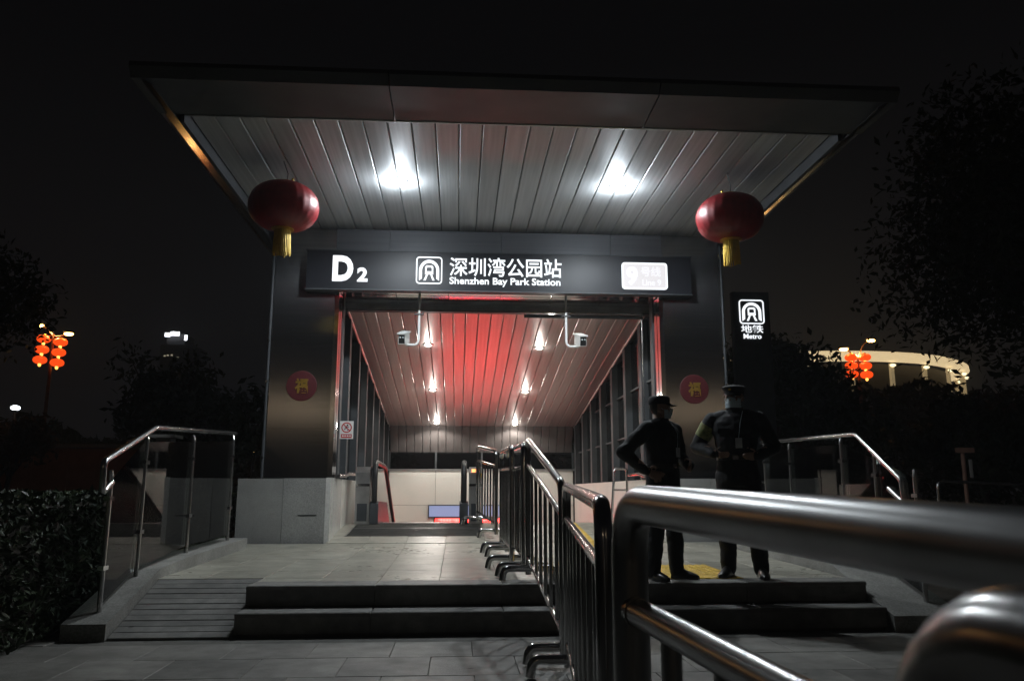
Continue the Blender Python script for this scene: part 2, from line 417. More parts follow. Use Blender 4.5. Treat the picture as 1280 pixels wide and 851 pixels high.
# left ramp beside the steps, laid with stone strips
ra = MB().prism([(7.0, -.05), (8.06, -.05), (8.06, .325), (7.0, -.035)], -3.44, -2.462, 'x').part("ramp", "joint", None); struct(ra)
sm = MB().bbox(-.487, .487, -.0490, .0490, -.03, 0, .005).mesh("ramp_strip", "step_stone", 0)
for k in range(11):
    t = (k + .5) / 11
    inst("ramp_strip", sm, ra, (-2.952, 7.0 + 1.06 * t, .004 + .355 * t + random.uniform(-.002, .002)), (math.atan(.36 / 1.06) + random.uniform(-.006, .006), 0, random.uniform(-.003, .003)))

# kerbs carrying the glass railings
def kerb_profile(side):
    return [(6.98, .12), (7.25, .20), (8.1, .45), (9.0, .50), (11.3, .56)]
for side, x0, x1 in ((-1, -3.80, -3.445), (1, 3.145, 3.78)):
    k = MB(); pr = kerb_profile(side)
    pts = [(6.98, -.05)] + pr + [(11.3, -.05)]
    k.prism(pts, x0, x1, 'x')
    o = k.part("kerb", "kerb_stone", None); o["kind"] = "structure"

# ------------------------------------------------------------------ canopy
SOF = 5.13
cano = thing("station_canopy", "large flat metal canopy with ribbed grey soffit projecting over the station entrance", "canopy", (0, 10.4, 5.06))
XO, XI, YF, YI, YB = 3.80, 3.54, 7.28, 8.05, 13.6
edges = [-XO, -1.34, 1.34, XO]
for a, b in zip(edges, edges[1:]):
    g = .006
    MB().prism([(YF, 5.06), (YF - .07, 5.15), (YF - .06, 5.20), (YF + .05, 5.20), (YF + .05, 5.12), (YI - .03, 5.12), (YI - .03, 5.06)], a + g, b - g, 'x').part("fascia_panel", "fascia_metal", cano, 20)
    MB().tube([(max(a, -XI) + g, YI - .014, 5.064), (min(b, XI) - g, YI - .014, 5.064)], .018, 8).part("edge_trim", "trim_metal", cano)
for s in (-1, 1):
    ys = [YF + .012, 8.35, 9.7, 11.2, YB]
    for a, b in zip(ys, ys[1:]):
        MB().prism([(s * XO, 5.095), (s * (XO + .02), 5.20), (s * (XO - .03), 5.20), (s * (XO - .03), 5.13), (s * (XO - .035), 5.095)], a + .004, b - .004, 'y').part("side_fascia", "trim_metal", cano, 20)
    for a, b in zip(ys, ys[1:]):
        MB().prism([(s * (XO - .038), 5.090), (s * (XO - .21), 4.99), (s * (XO - .21), 5.01), (s * (XO - .038), 5.11)], a + .005, b - .005, 'y').part("side_bevel", "edge_steel", cano, 20)
    MB().prism([(s * (XO - .212), 4.992), (s * (XO - .255), 4.992), (s * (XO - .255), 5.15), (s * (XO - .212), 5.15)], YI + .01, YB, 'y').part("side_lip", "fascia_metal", cano, 20)
MB().bx(-XO + .035, XO - .035, YF + .06, YB, 5.205, 5.26).part("roof_slab", "fascia_metal", cano)
n = 27; w = 2 * XI / n
c = .010
plank = MB().prism([(-w / 2 + .004, 0.012), (-w / 2 + .004 + c, 0), (w / 2 - .004 - c, 0), (w / 2 - .004, .012), (w / 2 - .004, .035), (-w / 2 + .004, .035)], 0, YB - YI, 'y').mesh("soffit_plank", "soffit_metal", 20)
for k in range(n):
    inst("soffit_plank", plank, cano, (-XI + w * (k + .5), YI - 10.4, SOF - 5.06 + random.uniform(-.002, .002)), (0, random.uniform(-.006, .006), 0))
MB().bx(-XI, XI, YI, YB, SOF + .04, SOF + .06).part("soffit_backing", "black_paint", cano)

# downlights of the canopy
for s, lab in ((-1, "bright round white downlight in the canopy soffit near the left lantern"), (1, "bright round white downlight in the canopy soffit near the right lantern")):
    x, y = s * 1.43, 9.9
    d = thing("ceiling_light", lab, "ceiling light", (x, y, SOF), 0, "round downlights of the entrance canopy")
    MB().lathe([(.095, 0), (.118, 0), (.12, -.005), (.112, -.008), (.095, -.007)], (x, y, SOF - .001), 24).part("trim_ring", "trim_metal", d)
    MB().lathe([(.096, -.004), (.093, -.020), (.075, -.040), (.04, -.052), (.012, -.056)], (x, y, SOF - .001), 20).part("diffuser", "downlight_glow", d)
    lamp("bulb", (x, y, SOF - .075), LAMP_W, (.88, .95, 1.0), .05, d, 168); lamp("ceiling_fill", (x, y, SOF - .13), LAMP_W * .12, (.82, .92, 1.0), .08, d)  # second point light added to brighten the soffit around the fitting

# ------------------------------------------------------------------ header and pillars
YP = 11.8
hd = thing("entrance_header", "dark steel header box over the entrance behind the station sign", "header", (0, YP, 4.15))
for a, b in zip([-3.39, -1.7, 0, 1.7], [-1.7, 0, 1.7, 3.39]):
    MB().bx(a + .003, b - .003, YP + .02, YP + .05, 4.17, 5.10).part("header_panel", "header_metal", hd)
MB().bx(-3.385, 3.385, YP + .055, YP + .86, 4.205, 5.10).part("header_core", "dark_steel", hd)
for a, b in zip([-2.45, -1.6, -.8, 0, .8, 1.6], [-1.6, -.8, 0, .8, 1.6, 2.45]):
    for y0_, y1_, z0_, z1_ in ((.02, .235, 4.146, 4.139), (.262, .475, 4.138, 4.127), (.502, .715, 4.126, 4.109)):
        MB().prism([(YP + y0_, z0_), (YP + y1_, z1_), (YP + y1_, 4.16), (YP + y0_, 4.16)], a + .004, b - .004, 'x').part("transom_panel", "polished_steel", hd, 20)
MB().bx(-2.45, 2.45, YP + .74, YP + .85, 4.02, 4.20).part("shutter_box", "trim_metal", hd)
MB().bx(-2.45, 2.45, YP + .732, YP + .862, 4.00, 4.018).part("shutter_bar", "dark_steel", hd)
MB().bx(-2.45, 2.45, YP + .05, YP + .735, 4.165, 4.185).part("shutter_slot", "black_paint", hd)

for s in (-1, 1):
    X0, X1 = 2.50, 3.39
    p = thing("entrance_pillar", "brushed steel clad pillar on a granite base %s the entrance" % ("left of" if s < 0 else "right of, behind the guards at"), "pillar", (s * 2.95, YP + .3, 0), 0, "steel pillars of the entrance")
    for z0, z1 in ((1.365, 2.05), (2.053, 3.35), (3.353, 4.62)):
        MB().prism([(X0 * s, YP), (X1 * s, YP), (X1 * s, YP + .62), (X0 * s, YP + .62)], z0, z1 - .002, 'z').part("cladding_panel", "brushed_steel", p, 20)
    MB().bx(s * X0, s * X1, YP + .01, YP + .62, 4.622, 5.10).part("cladding_panel", "brushed_steel", p)
    # granite base with its projecting wing
    MB().bx(s * 2.505, s * 3.10, YP - .03, YP + .65, .30, 1.36).part("granite_base", "granite", p)
    MB().bx(s * 3.104, s * 3.74, YP - .026, YP + .65, .30, 1.355).part("granite_base", "granite", p)
    MB().bx(s * 2.62, s * 2.88, YP - .034, YP - .028, .835, .850).part("scupper_slot", "black_paint", p)
    # polished shutter guide on the inner edge, and the outer corner tube
    MB().bx(s * 2.43, s * 2.497, YP + .02, YP + .16, 1.375, 4.12).part("shutter_guide", "polished_steel", p)
    MB().bx(s * 2.43, s * 2.497, YP + .20, YP + .34, 1.375, 4.12).part("shutter_guide", "polished_steel", p)
    MB().bx(s * 2.46, s * 2.499, YP + .161, YP + .199, .42, 4.12).part("guide_channel", "black_paint", p)
    for y0_, y1_ in ((-.028, .158), (.202, .352)):
        MB().bx(s * 2.435, s * 2.504, YP + y0_, YP + y1_, .30, 1.37).part("jamb_stone", "jamb_stone", p)
    MB().tube([(s * 3.42, YP - .01, 1.36), (s * 3.42, YP - .01, 4.95)], .022, 10).part("corner_tube", "dark_steel", p)
    for z in (1.65, 2.75, 3.35):
        MB().box((s * 2.463, YP + .012, z), (.05, .02, .035)).part("guide_clip", "polished_steel", p)
        MB().lathe([(.02, 0), (.02, .02), (.012, .03)], (s * 3.42, YP - .06, z), 10, axis='y').part("tube_clamp", "polished_steel", p)

# lucky-character discs on the pillars
for s, lab in ((-1, "round red paper disc with gold lucky character on the left steel pillar"), (1, "round red paper disc with gold lucky character on the pillar between the guards")):
    d = thing("lucky_disc", lab, "decoration", (s * 2.92, YP - .02, 2.69), 0, "red discs on the entrance pillars")
    MB().lathe([(.215, -.004), (.222, -.010), (.215, -.016), (.02, -.018)], (s * 2.92, YP, 2.69), 40, axis='y').part("disc", "fu_red", d)
    text_geo("福", s * 2.92 - .095, s * 2.92 + .095, 2.58, 2.80, YP - .018, .008, .03).part("character", "gold", d, 0)

# ------------------------------------------------------------------ station sign
YS = 11.64
sg = thing("station_sign", "long black illuminated station name sign hung across the entrance header", "sign", (0, YS, 4.41))
MB().bx(-2.90, 2.90, YS + .002, YP - .004, 4.125, 4.705).part("sign_box", "sign_face", sg)
MB().bx(-2.92, 2.92, YS - .004, YP - .006, 4.707, 4.722).part("sign_frame", "dark_steel", sg)
MB().bx(-2.92, 2.92, YS - .004, YP - .006, 4.108, 4.123).part("sign_frame", "dark_steel", sg)
text_geo("D", -2.52, -2.215, 4.235, 4.630, YS, .012, .045).part("lettering", "sign_white", sg, 0)
text_geo("2", -2.155, -2.0, 4.233, 4.450, YS, .012, .040).part("lettering", "sign_white", sg, 0)
text_geo("深圳湾公园站", -.785, .905, 4.345, 4.638, YS, .012, .010).part("lettering", "sign_white", sg, 0)
text_geo("Shenzhen Bay Park Station", -.785, .885, 4.188, 4.328, YS, .012, .020).part("lettering", "sign_white", sg, 0)

def rrect(x0, x1, z0, z1, r, n=5):
    out = []
    for cx, cz, a0 in ((x1 - r, z1 - r, 0), (x0 + r, z1 - r, 90), (x0 + r, z0 + r, 180), (x1 - r, z0 + r, 270)):
        out += [(cx + r * cos(R(a0 + 90 * k / n)), cz + r * sin(R(a0 + 90 * k / n))) for k in range(n + 1)]
    return out
def band(mb, outer, inner, y0, y1, closed=True):
    n = len(outer)
    vs = [(p[0], y0, p[1]) for p in outer] + [(p[0], y0, p[1]) for p in inner] + [(p[0], y1, p[1]) for p in outer] + [(p[0], y1, p[1]) for p in inner]
    fs = []
    for i in range(n if closed else n - 1):
        j = (i + 1) % n
        fs += [(i, j, n + j, n + i), (2 * n + i, 3 * n + i, 3 * n + j, 2 * n + j), (i, 2 * n + i, 2 * n + j, j), (n + i, n + j, 3 * n + j, 3 * n + i)]
    if not closed:
        for i in (0, n - 1): fs.append((i, n + i, 3 * n + i, 2 * n + i))
    mb.add(vs, fs)
def metro_logo(x0, x1, z0, z1, y):
    """square emblem: a tunnel arch over a train front on splayed rails"""
    mb = MB(); w = x1 - x0; t = .045 * w; d0, d1 = y - .012, y
    U = lambda u, v: (x0 + u * w, z0 + v * (z1 - z0))
    band(mb, rrect(x0, x1, z0, z1, .13 * w), rrect(x0 + t, x1 - t, z0 + t, z1 - t, .09 * w), d0, d1)
    out = [U(.115, .12)] + [U(.5 + .385 * cos(R(a)), .50 + .385 * sin(R(a))) for a in range(180, -1, -12)] + [U(.885, .12)]
    inn = [U(.225, .20)] + [U(.5 + .275 * cos(R(a)), .50 + .275 * sin(R(a))) for a in range(180, -1, -12)] + [U(.775, .20)]
    band(mb, out, inn, d0, d1, False)
    o = [U(*q) for q in ((.345, .35), (.655, .35), (.655, .63), (.60, .68), (.40, .68), (.345, .63))]
    i = [U(*q) for q in ((.40, .46), (.60, .46), (.60, .58), (.57, .61), (.43, .61), (.40, .58))]
    band(mb, o, i, d0, d1)
    for q in (((.385, .335), (.45, .335), (.37, .13), (.29, .13)), ((.55, .335), (.615, .335), (.71, .13), (.63, .13))):
        mb.prism([U(*p) for p in q], d0, d1, 'y')
    return mb
metro_logo(-1.285, -.895, 4.215, 4.635, YS).part("emblem", "sign_white", sg, 0)
b = MB(); band(b, rrect(1.825, 2.53, 4.185, 4.605, .05), rrect(1.85, 2.505, 4.21, 4.58, .035), YS - .014, YS); b.part("panel_border", "sign_white", sg, 0)
MB().prism(rrect(1.852, 2.503, 4.212, 4.578, .033), YS - .006, YS, 'y').part("line_panel", "line_panel", sg, 0)
text_geo("9", 1.895, 2.075, 4.245, 4.545, YS - .006, .004, .045).part("lettering", "line_text", sg, 0)
text_geo("号线", 2.12, 2.43, 4.39, 4.545, YS - .006, .004, .02).part("lettering", "line_text", sg, 0)
text_geo("Line 9", 2.14, 2.43, 4.245, 4.345, YS - .006, .004, .025).part("lettering", "line_text", sg, 0)

# ------------------------------------------------------------------ tunnel roof, walls and back
Y0, Y1, Z0, Z1 = 12.67, 21.15, 4.085, 2.87
tr = thing("tunnel_roof", "sloping ribbed metal ceiling over the escalators lit red by the display", "ceiling", (0, Y0, Z0))
n = 23; w = 4.84 / n; Lr = math.hypot(Y1 - Y0, Z1 - Z0); sl = math.atan2(Z1 - Z0, Y1 - Y0)
plank = MB().prism([(-w / 2 + .004, .012), (-w / 2 + .014, 0), (w / 2 - .014, 0), (w / 2 - .004, .012), (w / 2 - .004, .035), (-w / 2 + .004, .035)], 0, Lr, 'y').mesh("ceiling_plank", "tunnel_metal", 20)
plank2 = MB().prism([(-w / 2 + .004, .012), (-w / 2 + .014, 0), (w / 2 - .014, 0), (w / 2 - .004, .012), (w / 2 - .004, .035), (-w / 2 + .004, .035)], 0, .80, 'y').mesh("end_plank", "end_metal_shaded", 20)
for k in range(n):
    x = -2.42 + w * (k + .5)
    inst("ceiling_plank", plank, tr, (x, 0, random.uniform(-.0015, .0015)), (sl, random.uniform(-.004, .004), 0))
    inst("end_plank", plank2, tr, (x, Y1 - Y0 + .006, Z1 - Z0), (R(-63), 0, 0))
MB().prism([(Y0 - .05, Z0 + .06), (Y1 + .1, Z1 + .06), (Y1 + .1, Z1 + .22), (Y0 - .05, Z0 + .22)], -2.75, 2.75, 'x').part("roof_deck", "fascia_metal", tr)
for s in (-1, 1):
    MB().tube([(s * 2.432, Y0, Z0 - .02), (s * 2.432, Y1, Z1 - .02)], .022, 8).part("edge_trim", "tunnel_metal", tr)

lamps = [(-1.20, 14.5, "first"), (-1.20, 17.6, "second"), (-1.19, 20.8, "last"), (.88, 12.75, "first"), (.86, 14.6, "second"), (.85, 17.7, "third"), (.84, 20.9, "last")]
for x, y, o_ in lamps:
    z = Z0 + (Z1 - Z0) * (y - Y0) / (Y1 - Y0)
    row = "left" if x < 0 else "right"
    d = thing("ceiling_light", "%s small round lamp in the %s row of the sloping tunnel ceiling" % (o_, row), "ceiling light", (x, y, z), 0, "round lamps of the tunnel ceiling")
    M = Matrix.Translation((x, y, z)) @ Matrix.Rotation(sl, 4, 'X')
    a = MB().lathe([(.07, 0), (.095, 0), (.098, -.012), (.08, -.016)], n=20); a.v = [tuple(M @ Vector(v)) for v in a.v]; a.part("trim_ring", "trim_metal", d)
    a = MB().lathe([(.068, -.003), (.06, -.016), (.01, -.024)], n=18); a.v = [tuple(M @ Vector(v)) for v in a.v]; a.part("diffuser", "tunnel_glow", d)
    lamp("bulb", (x, y, z - .06), TUNNEL_W, (1, .95, .87), .04, d, 160); lamp("ceiling_fill", (x, y, z - .10), TUNNEL_W * .08, (1, .95, .87), .04, d)  # extra point light added to lift the ceiling beside each lamp

for s in (-1, 1):
    g = thing("glass_wall", "glass side wall with dark steel posts along the %s side of the tunnel" % ("left" if s < 0 else "right"), "glass wall", (s * 2.5, 16.5, 0), 0, "glazed side walls of the tunnel")
    ys = [12.32] + [13.2 + 1.29 * k for k in range(7)]
    for k, y in enumerate(ys):
        zt = Z0 + (Z1 - Z0) * (y - Y0) / (Y1 - Y0) + .03
        MB().bx(s * 2.42, s * 2.66, y - .10, y + .10, 1.37, zt).part("post", "dark_steel", g)
        if k:
            zp = Z0 + (Z1 - Z0) * (y - .1 - Y0) / (Y1 - Y0) + .02
            MB().bx(s * 2.535, s * 2.55, ys[k - 1] + .103, y - .103, 1.375, zp).part("pane", "side_glass", g)
            for q in (2.15, 2.95):
                if s > 0 and q < zp - .2: MB().bx(s * 2.50, s * 2.56, ys[k - 1] + .102, y - .102, q, q + .03).part("glazing_bar", "dark_steel", g)
    # low stone wall below the glass, in panels, with its handrail
    lw = [12.16, 12.50, 12.95, 14.4, 15.9, 17.4, 18.9, 20.2, 21.3]
    for a, b in zip(lw, lw[1:]):
        MB().bx(s * 2.445, s * 2.62, a + .006, b - .006, -3.5, 1.365).part("wall_panel", "jamb_stone" if a < 12.9 else "cream_panel", g)
    MB().bx(s * 2.46, s * 2.60, 12.16, 21.3, -3.5, 1.36).part("wall_core", "black_paint", g)
    MB().tube(fillet([(s * 2.39, 12.2, 1.40), (s * 2.39, 13.0, 1.42), (s * 2.39, 13.35, 1.46), (s * 2.39, 14.2, 1.46)], .1), .025, 10).part("handrail", "rail_steel", g)

bk = thing("back_wall", "cream panelled end wall of the escalator well below a dark window band", "wall", (0, 21.4, 0))
for i in range(4):
    for j in range(6):
        x0 = -2.42 + 1.21 * i; z0 = -3.6 + .886 * j
        MB().bx(x0 + .004, x0 + 1.206, 21.36, 21.42, z0 + .004, z0 + .882).part("wall_panel", "cream_panel", bk)
MB().bx(-2.6, 2.6, 21.43, 21.6, -3.6, 1.72).part("wall_core", "black_paint", bk)
MB().bx(-2.42, 2.42, 21.45, 21.47, 1.74, 2.20).part("window_band", "side_glass", bk)
MB().bx(-2.44, 2.44, 21.34, 21.43, 1.715, 1.76).part("window_sill", "trim_metal", bk)
for x in (-2.43, -1.21, 0, 1.21, 2.43):
    MB().bx(x - .025, x + .025, 21.40, 21.50, 1.762, 2.2).part("window_post", "dark_steel", bk)
lb = thing("light_box", "pale blue lit advertising panel on the end wall of the well", "light box", (-.3, 21.33, .3))
MB().bx(-1.36, .80, 21.29, 21.355, .54, .815).part("panel", "lightbox", lb)
b = MB(); band(b, [(-1.385, .515), (.825, .515), (.825, .84), (-1.385, .84)], [(-1.36, .54), (.80, .54), (.80, .815), (-1.36, .815)], 21.28, 21.356); b.part("frame", "dark_steel", lb)
ld = thing("led_display", "red scrolling text display glowing below the pale panel in the escalator well", "display", (-.3, 21.3, .1))
MB().bx(-1.2, 1.0, 21.26, 21.30, -.22, .49).part("screen", "led_red", ld)
MB().bx(-1.24, 1.04, 21.302, 21.355, -.26, .51).part("housing", "black_paint", ld)

# escalator: two newels with balustrades running down into the well
es = thing("escalator", "escalator with black handrails going down on the left of the well", "escalator", (-1.3, 13.6, .65))
for s, x in ((-1, -1.98), (1, -.52)):
    path = [(x, 15.8, .30), (x, 14.9, .62 + .9), (x, 14.5, .65 + 1.0), (x, 13.75, .65 + 1.0)]
    lo = [(x, 13.45, .65 + .75), (x, 13.45, .65 + .35), (x, 13.6, .67)]
    hp = fillet([(x, 17.4, .55), (x, 15.2, 1.62), (x, 13.42, 1.66), (x, 13.42, .98), (x, 13.75, .80)], .28, 8)
    MB().tube(hp, .045, 10).part("handrail", "black_rubber", es)
    MB().prism([(13.50, 1.02), (13.50, 1.48), (13.62, 1.60), (15.1, 1.58), (17.4, .50), (17.4, -.30), (15.1, .95)], x - .008, x + .008, 'x').part("balustrade", "side_glass", es, 10)
    MB().prism([(13.40, .655), (13.40, .98), (13.5, 1.02), (15.0, .98), (17.4, -.30), (17.4, -.9), (15.0, .5), (14.0, .655)], x - .07, x + .07, 'x').part("skirt", "dark_steel", es, 20)
    xo = x + s * .20
    MB().prism([(13.46, .655), (13.46, 1.48), (13.60, 1.58), (13.85, 1.58), (13.85, .655)], xo - .115, xo + .115, 'x').part("newel_box", "trim_metal", es, 20)
    MB().bx(xo - .116, xo + .116, 13.445, 13.459, 1.26, 1.30).part("newel_band", "polished_steel", es)
    MB().bx(xo - .08, xo + .08, 13.45, 13.459, .70, .98).part("access_panel", "dark_steel", es)
    if s > 0:
        MB().bx(xo - .075, xo - .015, 13.44, 13.458, 1.49, 1.54).part("indicator", "orange_dot", es)
        MB().bx(xo + .03, xo + .085, 13.452, 13.4585, 1.40, 1.47).part("warning_sticker", "tactile_yellow", es)
        MB().lathe([(.03, 0), (.03, -.004)], (xo + .04, 13.457, 1.34), 16, axis='y').part("warning_sticker", "red_sign_paint", es)
for a, b in ((12.25, 13.06), (13.065, 13.9)):
    za, zb = floor_z(a) + .006, floor_z(b) + .006
    m = MB().prism([(a, za - .03), (b, zb - .03), (b, zb), (a, za)], -2.28, -.22, 'x')
    m.part("landing_plate", "landing_metal", es)
    q = MB(); nr = int((b - a) / .055)
    for k in range(nr):
        y = a + .03 + k * .055; q.box((-1.25, y, floor_z(y) + .0075), (2.0, .022, .006))
    q.part("tread_ribs", "landing_metal", es)["kind"] = "stuff"
MB().bx(-1.90, -.60, 13.91, 14.35, .62, .652).part("comb_plate", "trim_metal", es)
for k in range(9):
    y = 14.45 + k * .38
    MB().bx(-1.76, -.74, y, y + .40, .40 - k * .19, .60 - k * .19).part("step", "dark_steel", es)

# stairs beside the escalator with a U handrail
sr = thing("staircase", "stone stairs going down on the right side of the well", "stairs", (1.2, 13.9, .65))
for k in range(14):
    MB().bx(.02, 2.43, 13.95 + .32 * k, 14.275 + .32 * k, .30 - .16 * k, .49 - .16 * k).part("step", "platform_stone", sr)
hr = thing("stair_handrail", "red lit looped steel handrail at the head of the stairs", "handrail", (2.2, 14.2, .5))
MB().tube(fillet([(2.03, 14.0, .64), (2.12, 14.1, 1.57), (2.34, 14.1, 1.57), (2.34, 14.1, .9)], .06), .022, 10).part("loop", "rail_steel", hr)
MB().tube([(2.08, 14.05, 1.20), (2.34, 14.1, 1.20)], .016, 8).part("cross_bar", "rail_steel", hr)

# cameras on hooked white pipes
for x, dx, lab in ((-1.245, -.22, "white surveillance camera on a hooked pipe under the left of the header"), (1.02, .21, "white surveillance camera on a hooked pipe under the right of the header")):
    cm = thing("surveillance_camera", lab, "camera", (x, 12.05, 3.9), 0, "surveillance cameras under the header")
    MB().tube(fillet([(x, 12.05, 4.145), (x, 12.05, 3.36), (x + dx * .9, 12.0, 3.36)], .10), .019, 10).part("pipe", "white_paint", cm)
    MB().bx(x - .07, x + .07, 12.02, 12.08, 3.83, 3.85).part("clamp", "black_paint", cm)
    s = 1 if dx > 0 else -1
    rot = Matrix.Rotation(R(18), 3, 'X') @ Matrix.Rotation(R(12 * s), 3, 'Z')
    MB().box((x + dx, 11.98, 3.45), (.11, .24, .15), rot).part("housing", "white_paint", cm)
    MB().box((x + dx, 11.96, 3.535), (.13, .30, .018), rot).part("sun_shield", "white_paint", cm)
    q = rot @ Vector((0, -.121, 0)) + Vector((x + dx, 11.98, 3.45))
    MB().box(q, (.092, .004, .125), rot).part("front_window", "black_paint", cm)
    for u in (-.022, .022):
        e = rot @ Vector((u, -.125, .03)) + Vector((x + dx, 11.98, 3.45))
        MB().ell(e, (.014, .006, .014), 10, 6).part("led", "badge_card", cm)

# screen rail on the right half of the opening
scn = thing("screen_frame", "dark horizontal tube with a thin upright rod in the right of the opening", "rail", (2.25, 12.15, 3.9))
MB().tube([(.38, 12.16, 3.862), (2.25, 12.16, 3.862)], .028, 10).part("tube", "dark_steel", scn)
MB().tube([(.38, 12.16, 3.92), (2.25, 12.16, 3.92)], .008, 8).part("rod", "rail_steel", scn)
MB().tube([(2.235, 12.16, 3.94), (2.235, 12.16, .52)], .010, 8).part("upright", "rail_steel", scn)

# prohibition notice on the glass at the left
ns = thing("prohibition_notice", "small white notice with red no-running circle and red caption strip on the left", "notice", (-2.30, 12.2, 2.08))
MB().bx(-2.40, -2.20, 12.190, 12.200, 1.95, 2.215).part("board", "white_paint", ns)
MB().bx(-2.38, -2.22, 12.186, 12.189, 1.965, 2.02).part("caption_strip", "red_sign_paint", ns)
for i in range(4): MB().bx(-2.365 + .036 * i, -2.339 + .036 * i, 12.184, 12.1855, 1.983, 2.003).part("caption_mark", "white_paint", ns)
b = MB(); cc = (-2.30, 2.118)
band(b, [(cc[0] + .078 * cos(2 * pi * k / 28), cc[1] + .078 * sin(2 * pi * k / 28)) for k in range(28)], [(cc[0] + .062 * cos(2 * pi * k / 28), cc[1] + .062 * sin(2 * pi * k / 28)) for k in range(28)], 12.185, 12.1895)
b.box((cc[0], 12.187, cc[1]), (.135, .004, .014), Matrix.Rotation(R(45), 3, 'Y')); b.part("prohibition_ring", "red_sign_paint", ns, 0)
b = MB(); b.lathe([(.012, 0), (.012, -.002)], (cc[0] + .012, 12.1895, cc[1] + .036), 12, axis='y')
for p0, p1, t in (((.008, .022), (-.008, -.008), .02), ((-.006, -.006), (.022, -.022), .012), ((.022, -.022), (.014, -.044), .011), ((-.008, -.008), (-.036, -.030), .012), ((.006, .016), (.034, .006), .010), ((.002, .016), (-.026, .004), .010)):
    a = math.atan2(p1[1] - p0[1], p1[0] - p0[0]); l = math.hypot(p1[0] - p0[0], p1[1] - p0[1])
    b.box((cc[0] + (p0[0] + p1[0]) / 2, 12.1885, cc[1] + (p0[1] + p1[1]) / 2), (l, .002, t), Matrix.Rotation(-a, 3, 'Y'))
b.part("figure", "black_paint", ns, 0)

# ------------------------------------------------------------------ hanging lanterns
def big_lantern(x, y, z, lab):
    o = thing("hanging_lantern", lab, "lantern", (x, y, z), 0, "large red lanterns under the canopy")
    prof = [(sin(pi * t) ** .72 * .42 if 0 < t < 1 else 0, -cos(pi * t) * .29) for t in [.05 + .9 * i / 16 for i in range(17)]]
    MB().lathe(prof, (x, y, z), 96, .012, 24).part("globe", "lantern_silk", o, 60)
    MB().lathe([(.13, .268), (.135, .30), (.10, .315), (.02, .32)], (x, y, z), 24).part("top_cap", "gold", o)
    MB().lathe([(.13, -.262), (.135, -.292), (.09, -.305), (.02, -.31)], (x, y, z), 24).part("bottom_cap", "gold", o)
    b = MB()
    for k in range(26):
        a = 2 * pi * k / 26; r = .088
        b.tube([(x + r * cos(a), y + r * sin(a), z - .30), (x + r * 1.05 * cos(a), y + r * 1.05 * sin(a), z - .45), (x + r * (1.08 + random.uniform(-.06, .1)) * cos(a), y + r * 1.08 * sin(a), z - .60 + random.uniform(-.015, .015))], [.011, .012, .009], 5)
    b.part("tassel", "gold_thread", o)
    MB().tube([(x + .02, y, z + .31), (x + .03, y, z + .42), (x - .02, y - .05, SOF)], .006, 6).part("cord", "black_rubber", o)
    MB().ell((x + .10 * (1 if x < 0 else -1), y - .06, z + .325), (.016, .016, .022), 8, 6).part("hook", "gold", o)
big_lantern(-2.77, 9.4, 4.565, "large unlit red silk lantern with gold tassel hanging at the left of the canopy")
big_lantern(2.75, 9.4, 4.55, "large unlit red silk lantern with gold tassel hanging at the right of the canopy")

# ------------------------------------------------------------------ glass railings
def railing(s, posts, rail_pts, lab, near):
    X = 3.6 * s
    g = thing("glass_railing", lab, "railing", (X, 9, .3), 0, "glass railings beside the steps")
    path = fillet([(X, *p) for p in rail_pts], .045, 5)
    MB().tube(path, .027, 12).part("handrail", "rail_steel", g)
    for (y, zb, zt) in posts:
        p = MB().tube(fillet([(X, y, zb - .06), (X, y, zt - .09), (X + .012 * s, y + .01, zt - .03)], .02), .021, 10).part("post", "rail_steel", g)
        for q in (.30, .78):
            zz = zb + (zt - zb) * q
            MB().box((X - .0, y, zz), (.05, .10, .035)).part("glass_clamp", "polished_steel", p)
    ps = sorted(posts)
    for (ya, ba, ta), (yb, bb, tb) in zip(ps, ps[1:]):
        MB().prism([(ya + .035, ba + .07), (yb - .035, bb + .07), (yb - .035, tb - .10), (ya + .035, ta - .10)], X - .006, X + .006, 'x').part("pane", "clear_glass", g, 0)
railing(-1, [(10.9, .55, 1.93), (9.3, .52, 1.82), (7.93, .40, 1.74), (7.2, .18, 1.38)],
        [(10.98, 1.935), (8.13, 1.79), (7.03, 1.42), (7.05, 1.16), (7.22, 1.25)], "glass railing with steel handrail beside the hedge and ramp on the left", 7.2)
railing(1, [(10.9, .55, 1.86), (10.05, .53, 1.80), (8.65, .48, 1.79), (7.95, .40, 1.60), (7.25, .20, 1.40)],
        [(10.98, 1.84), (8.30, 1.77), (7.48, 1.28), (7.46, 1.06), (7.72, 1.20)], "glass railing with steel handrail beyond the guards on the right", 7.3)

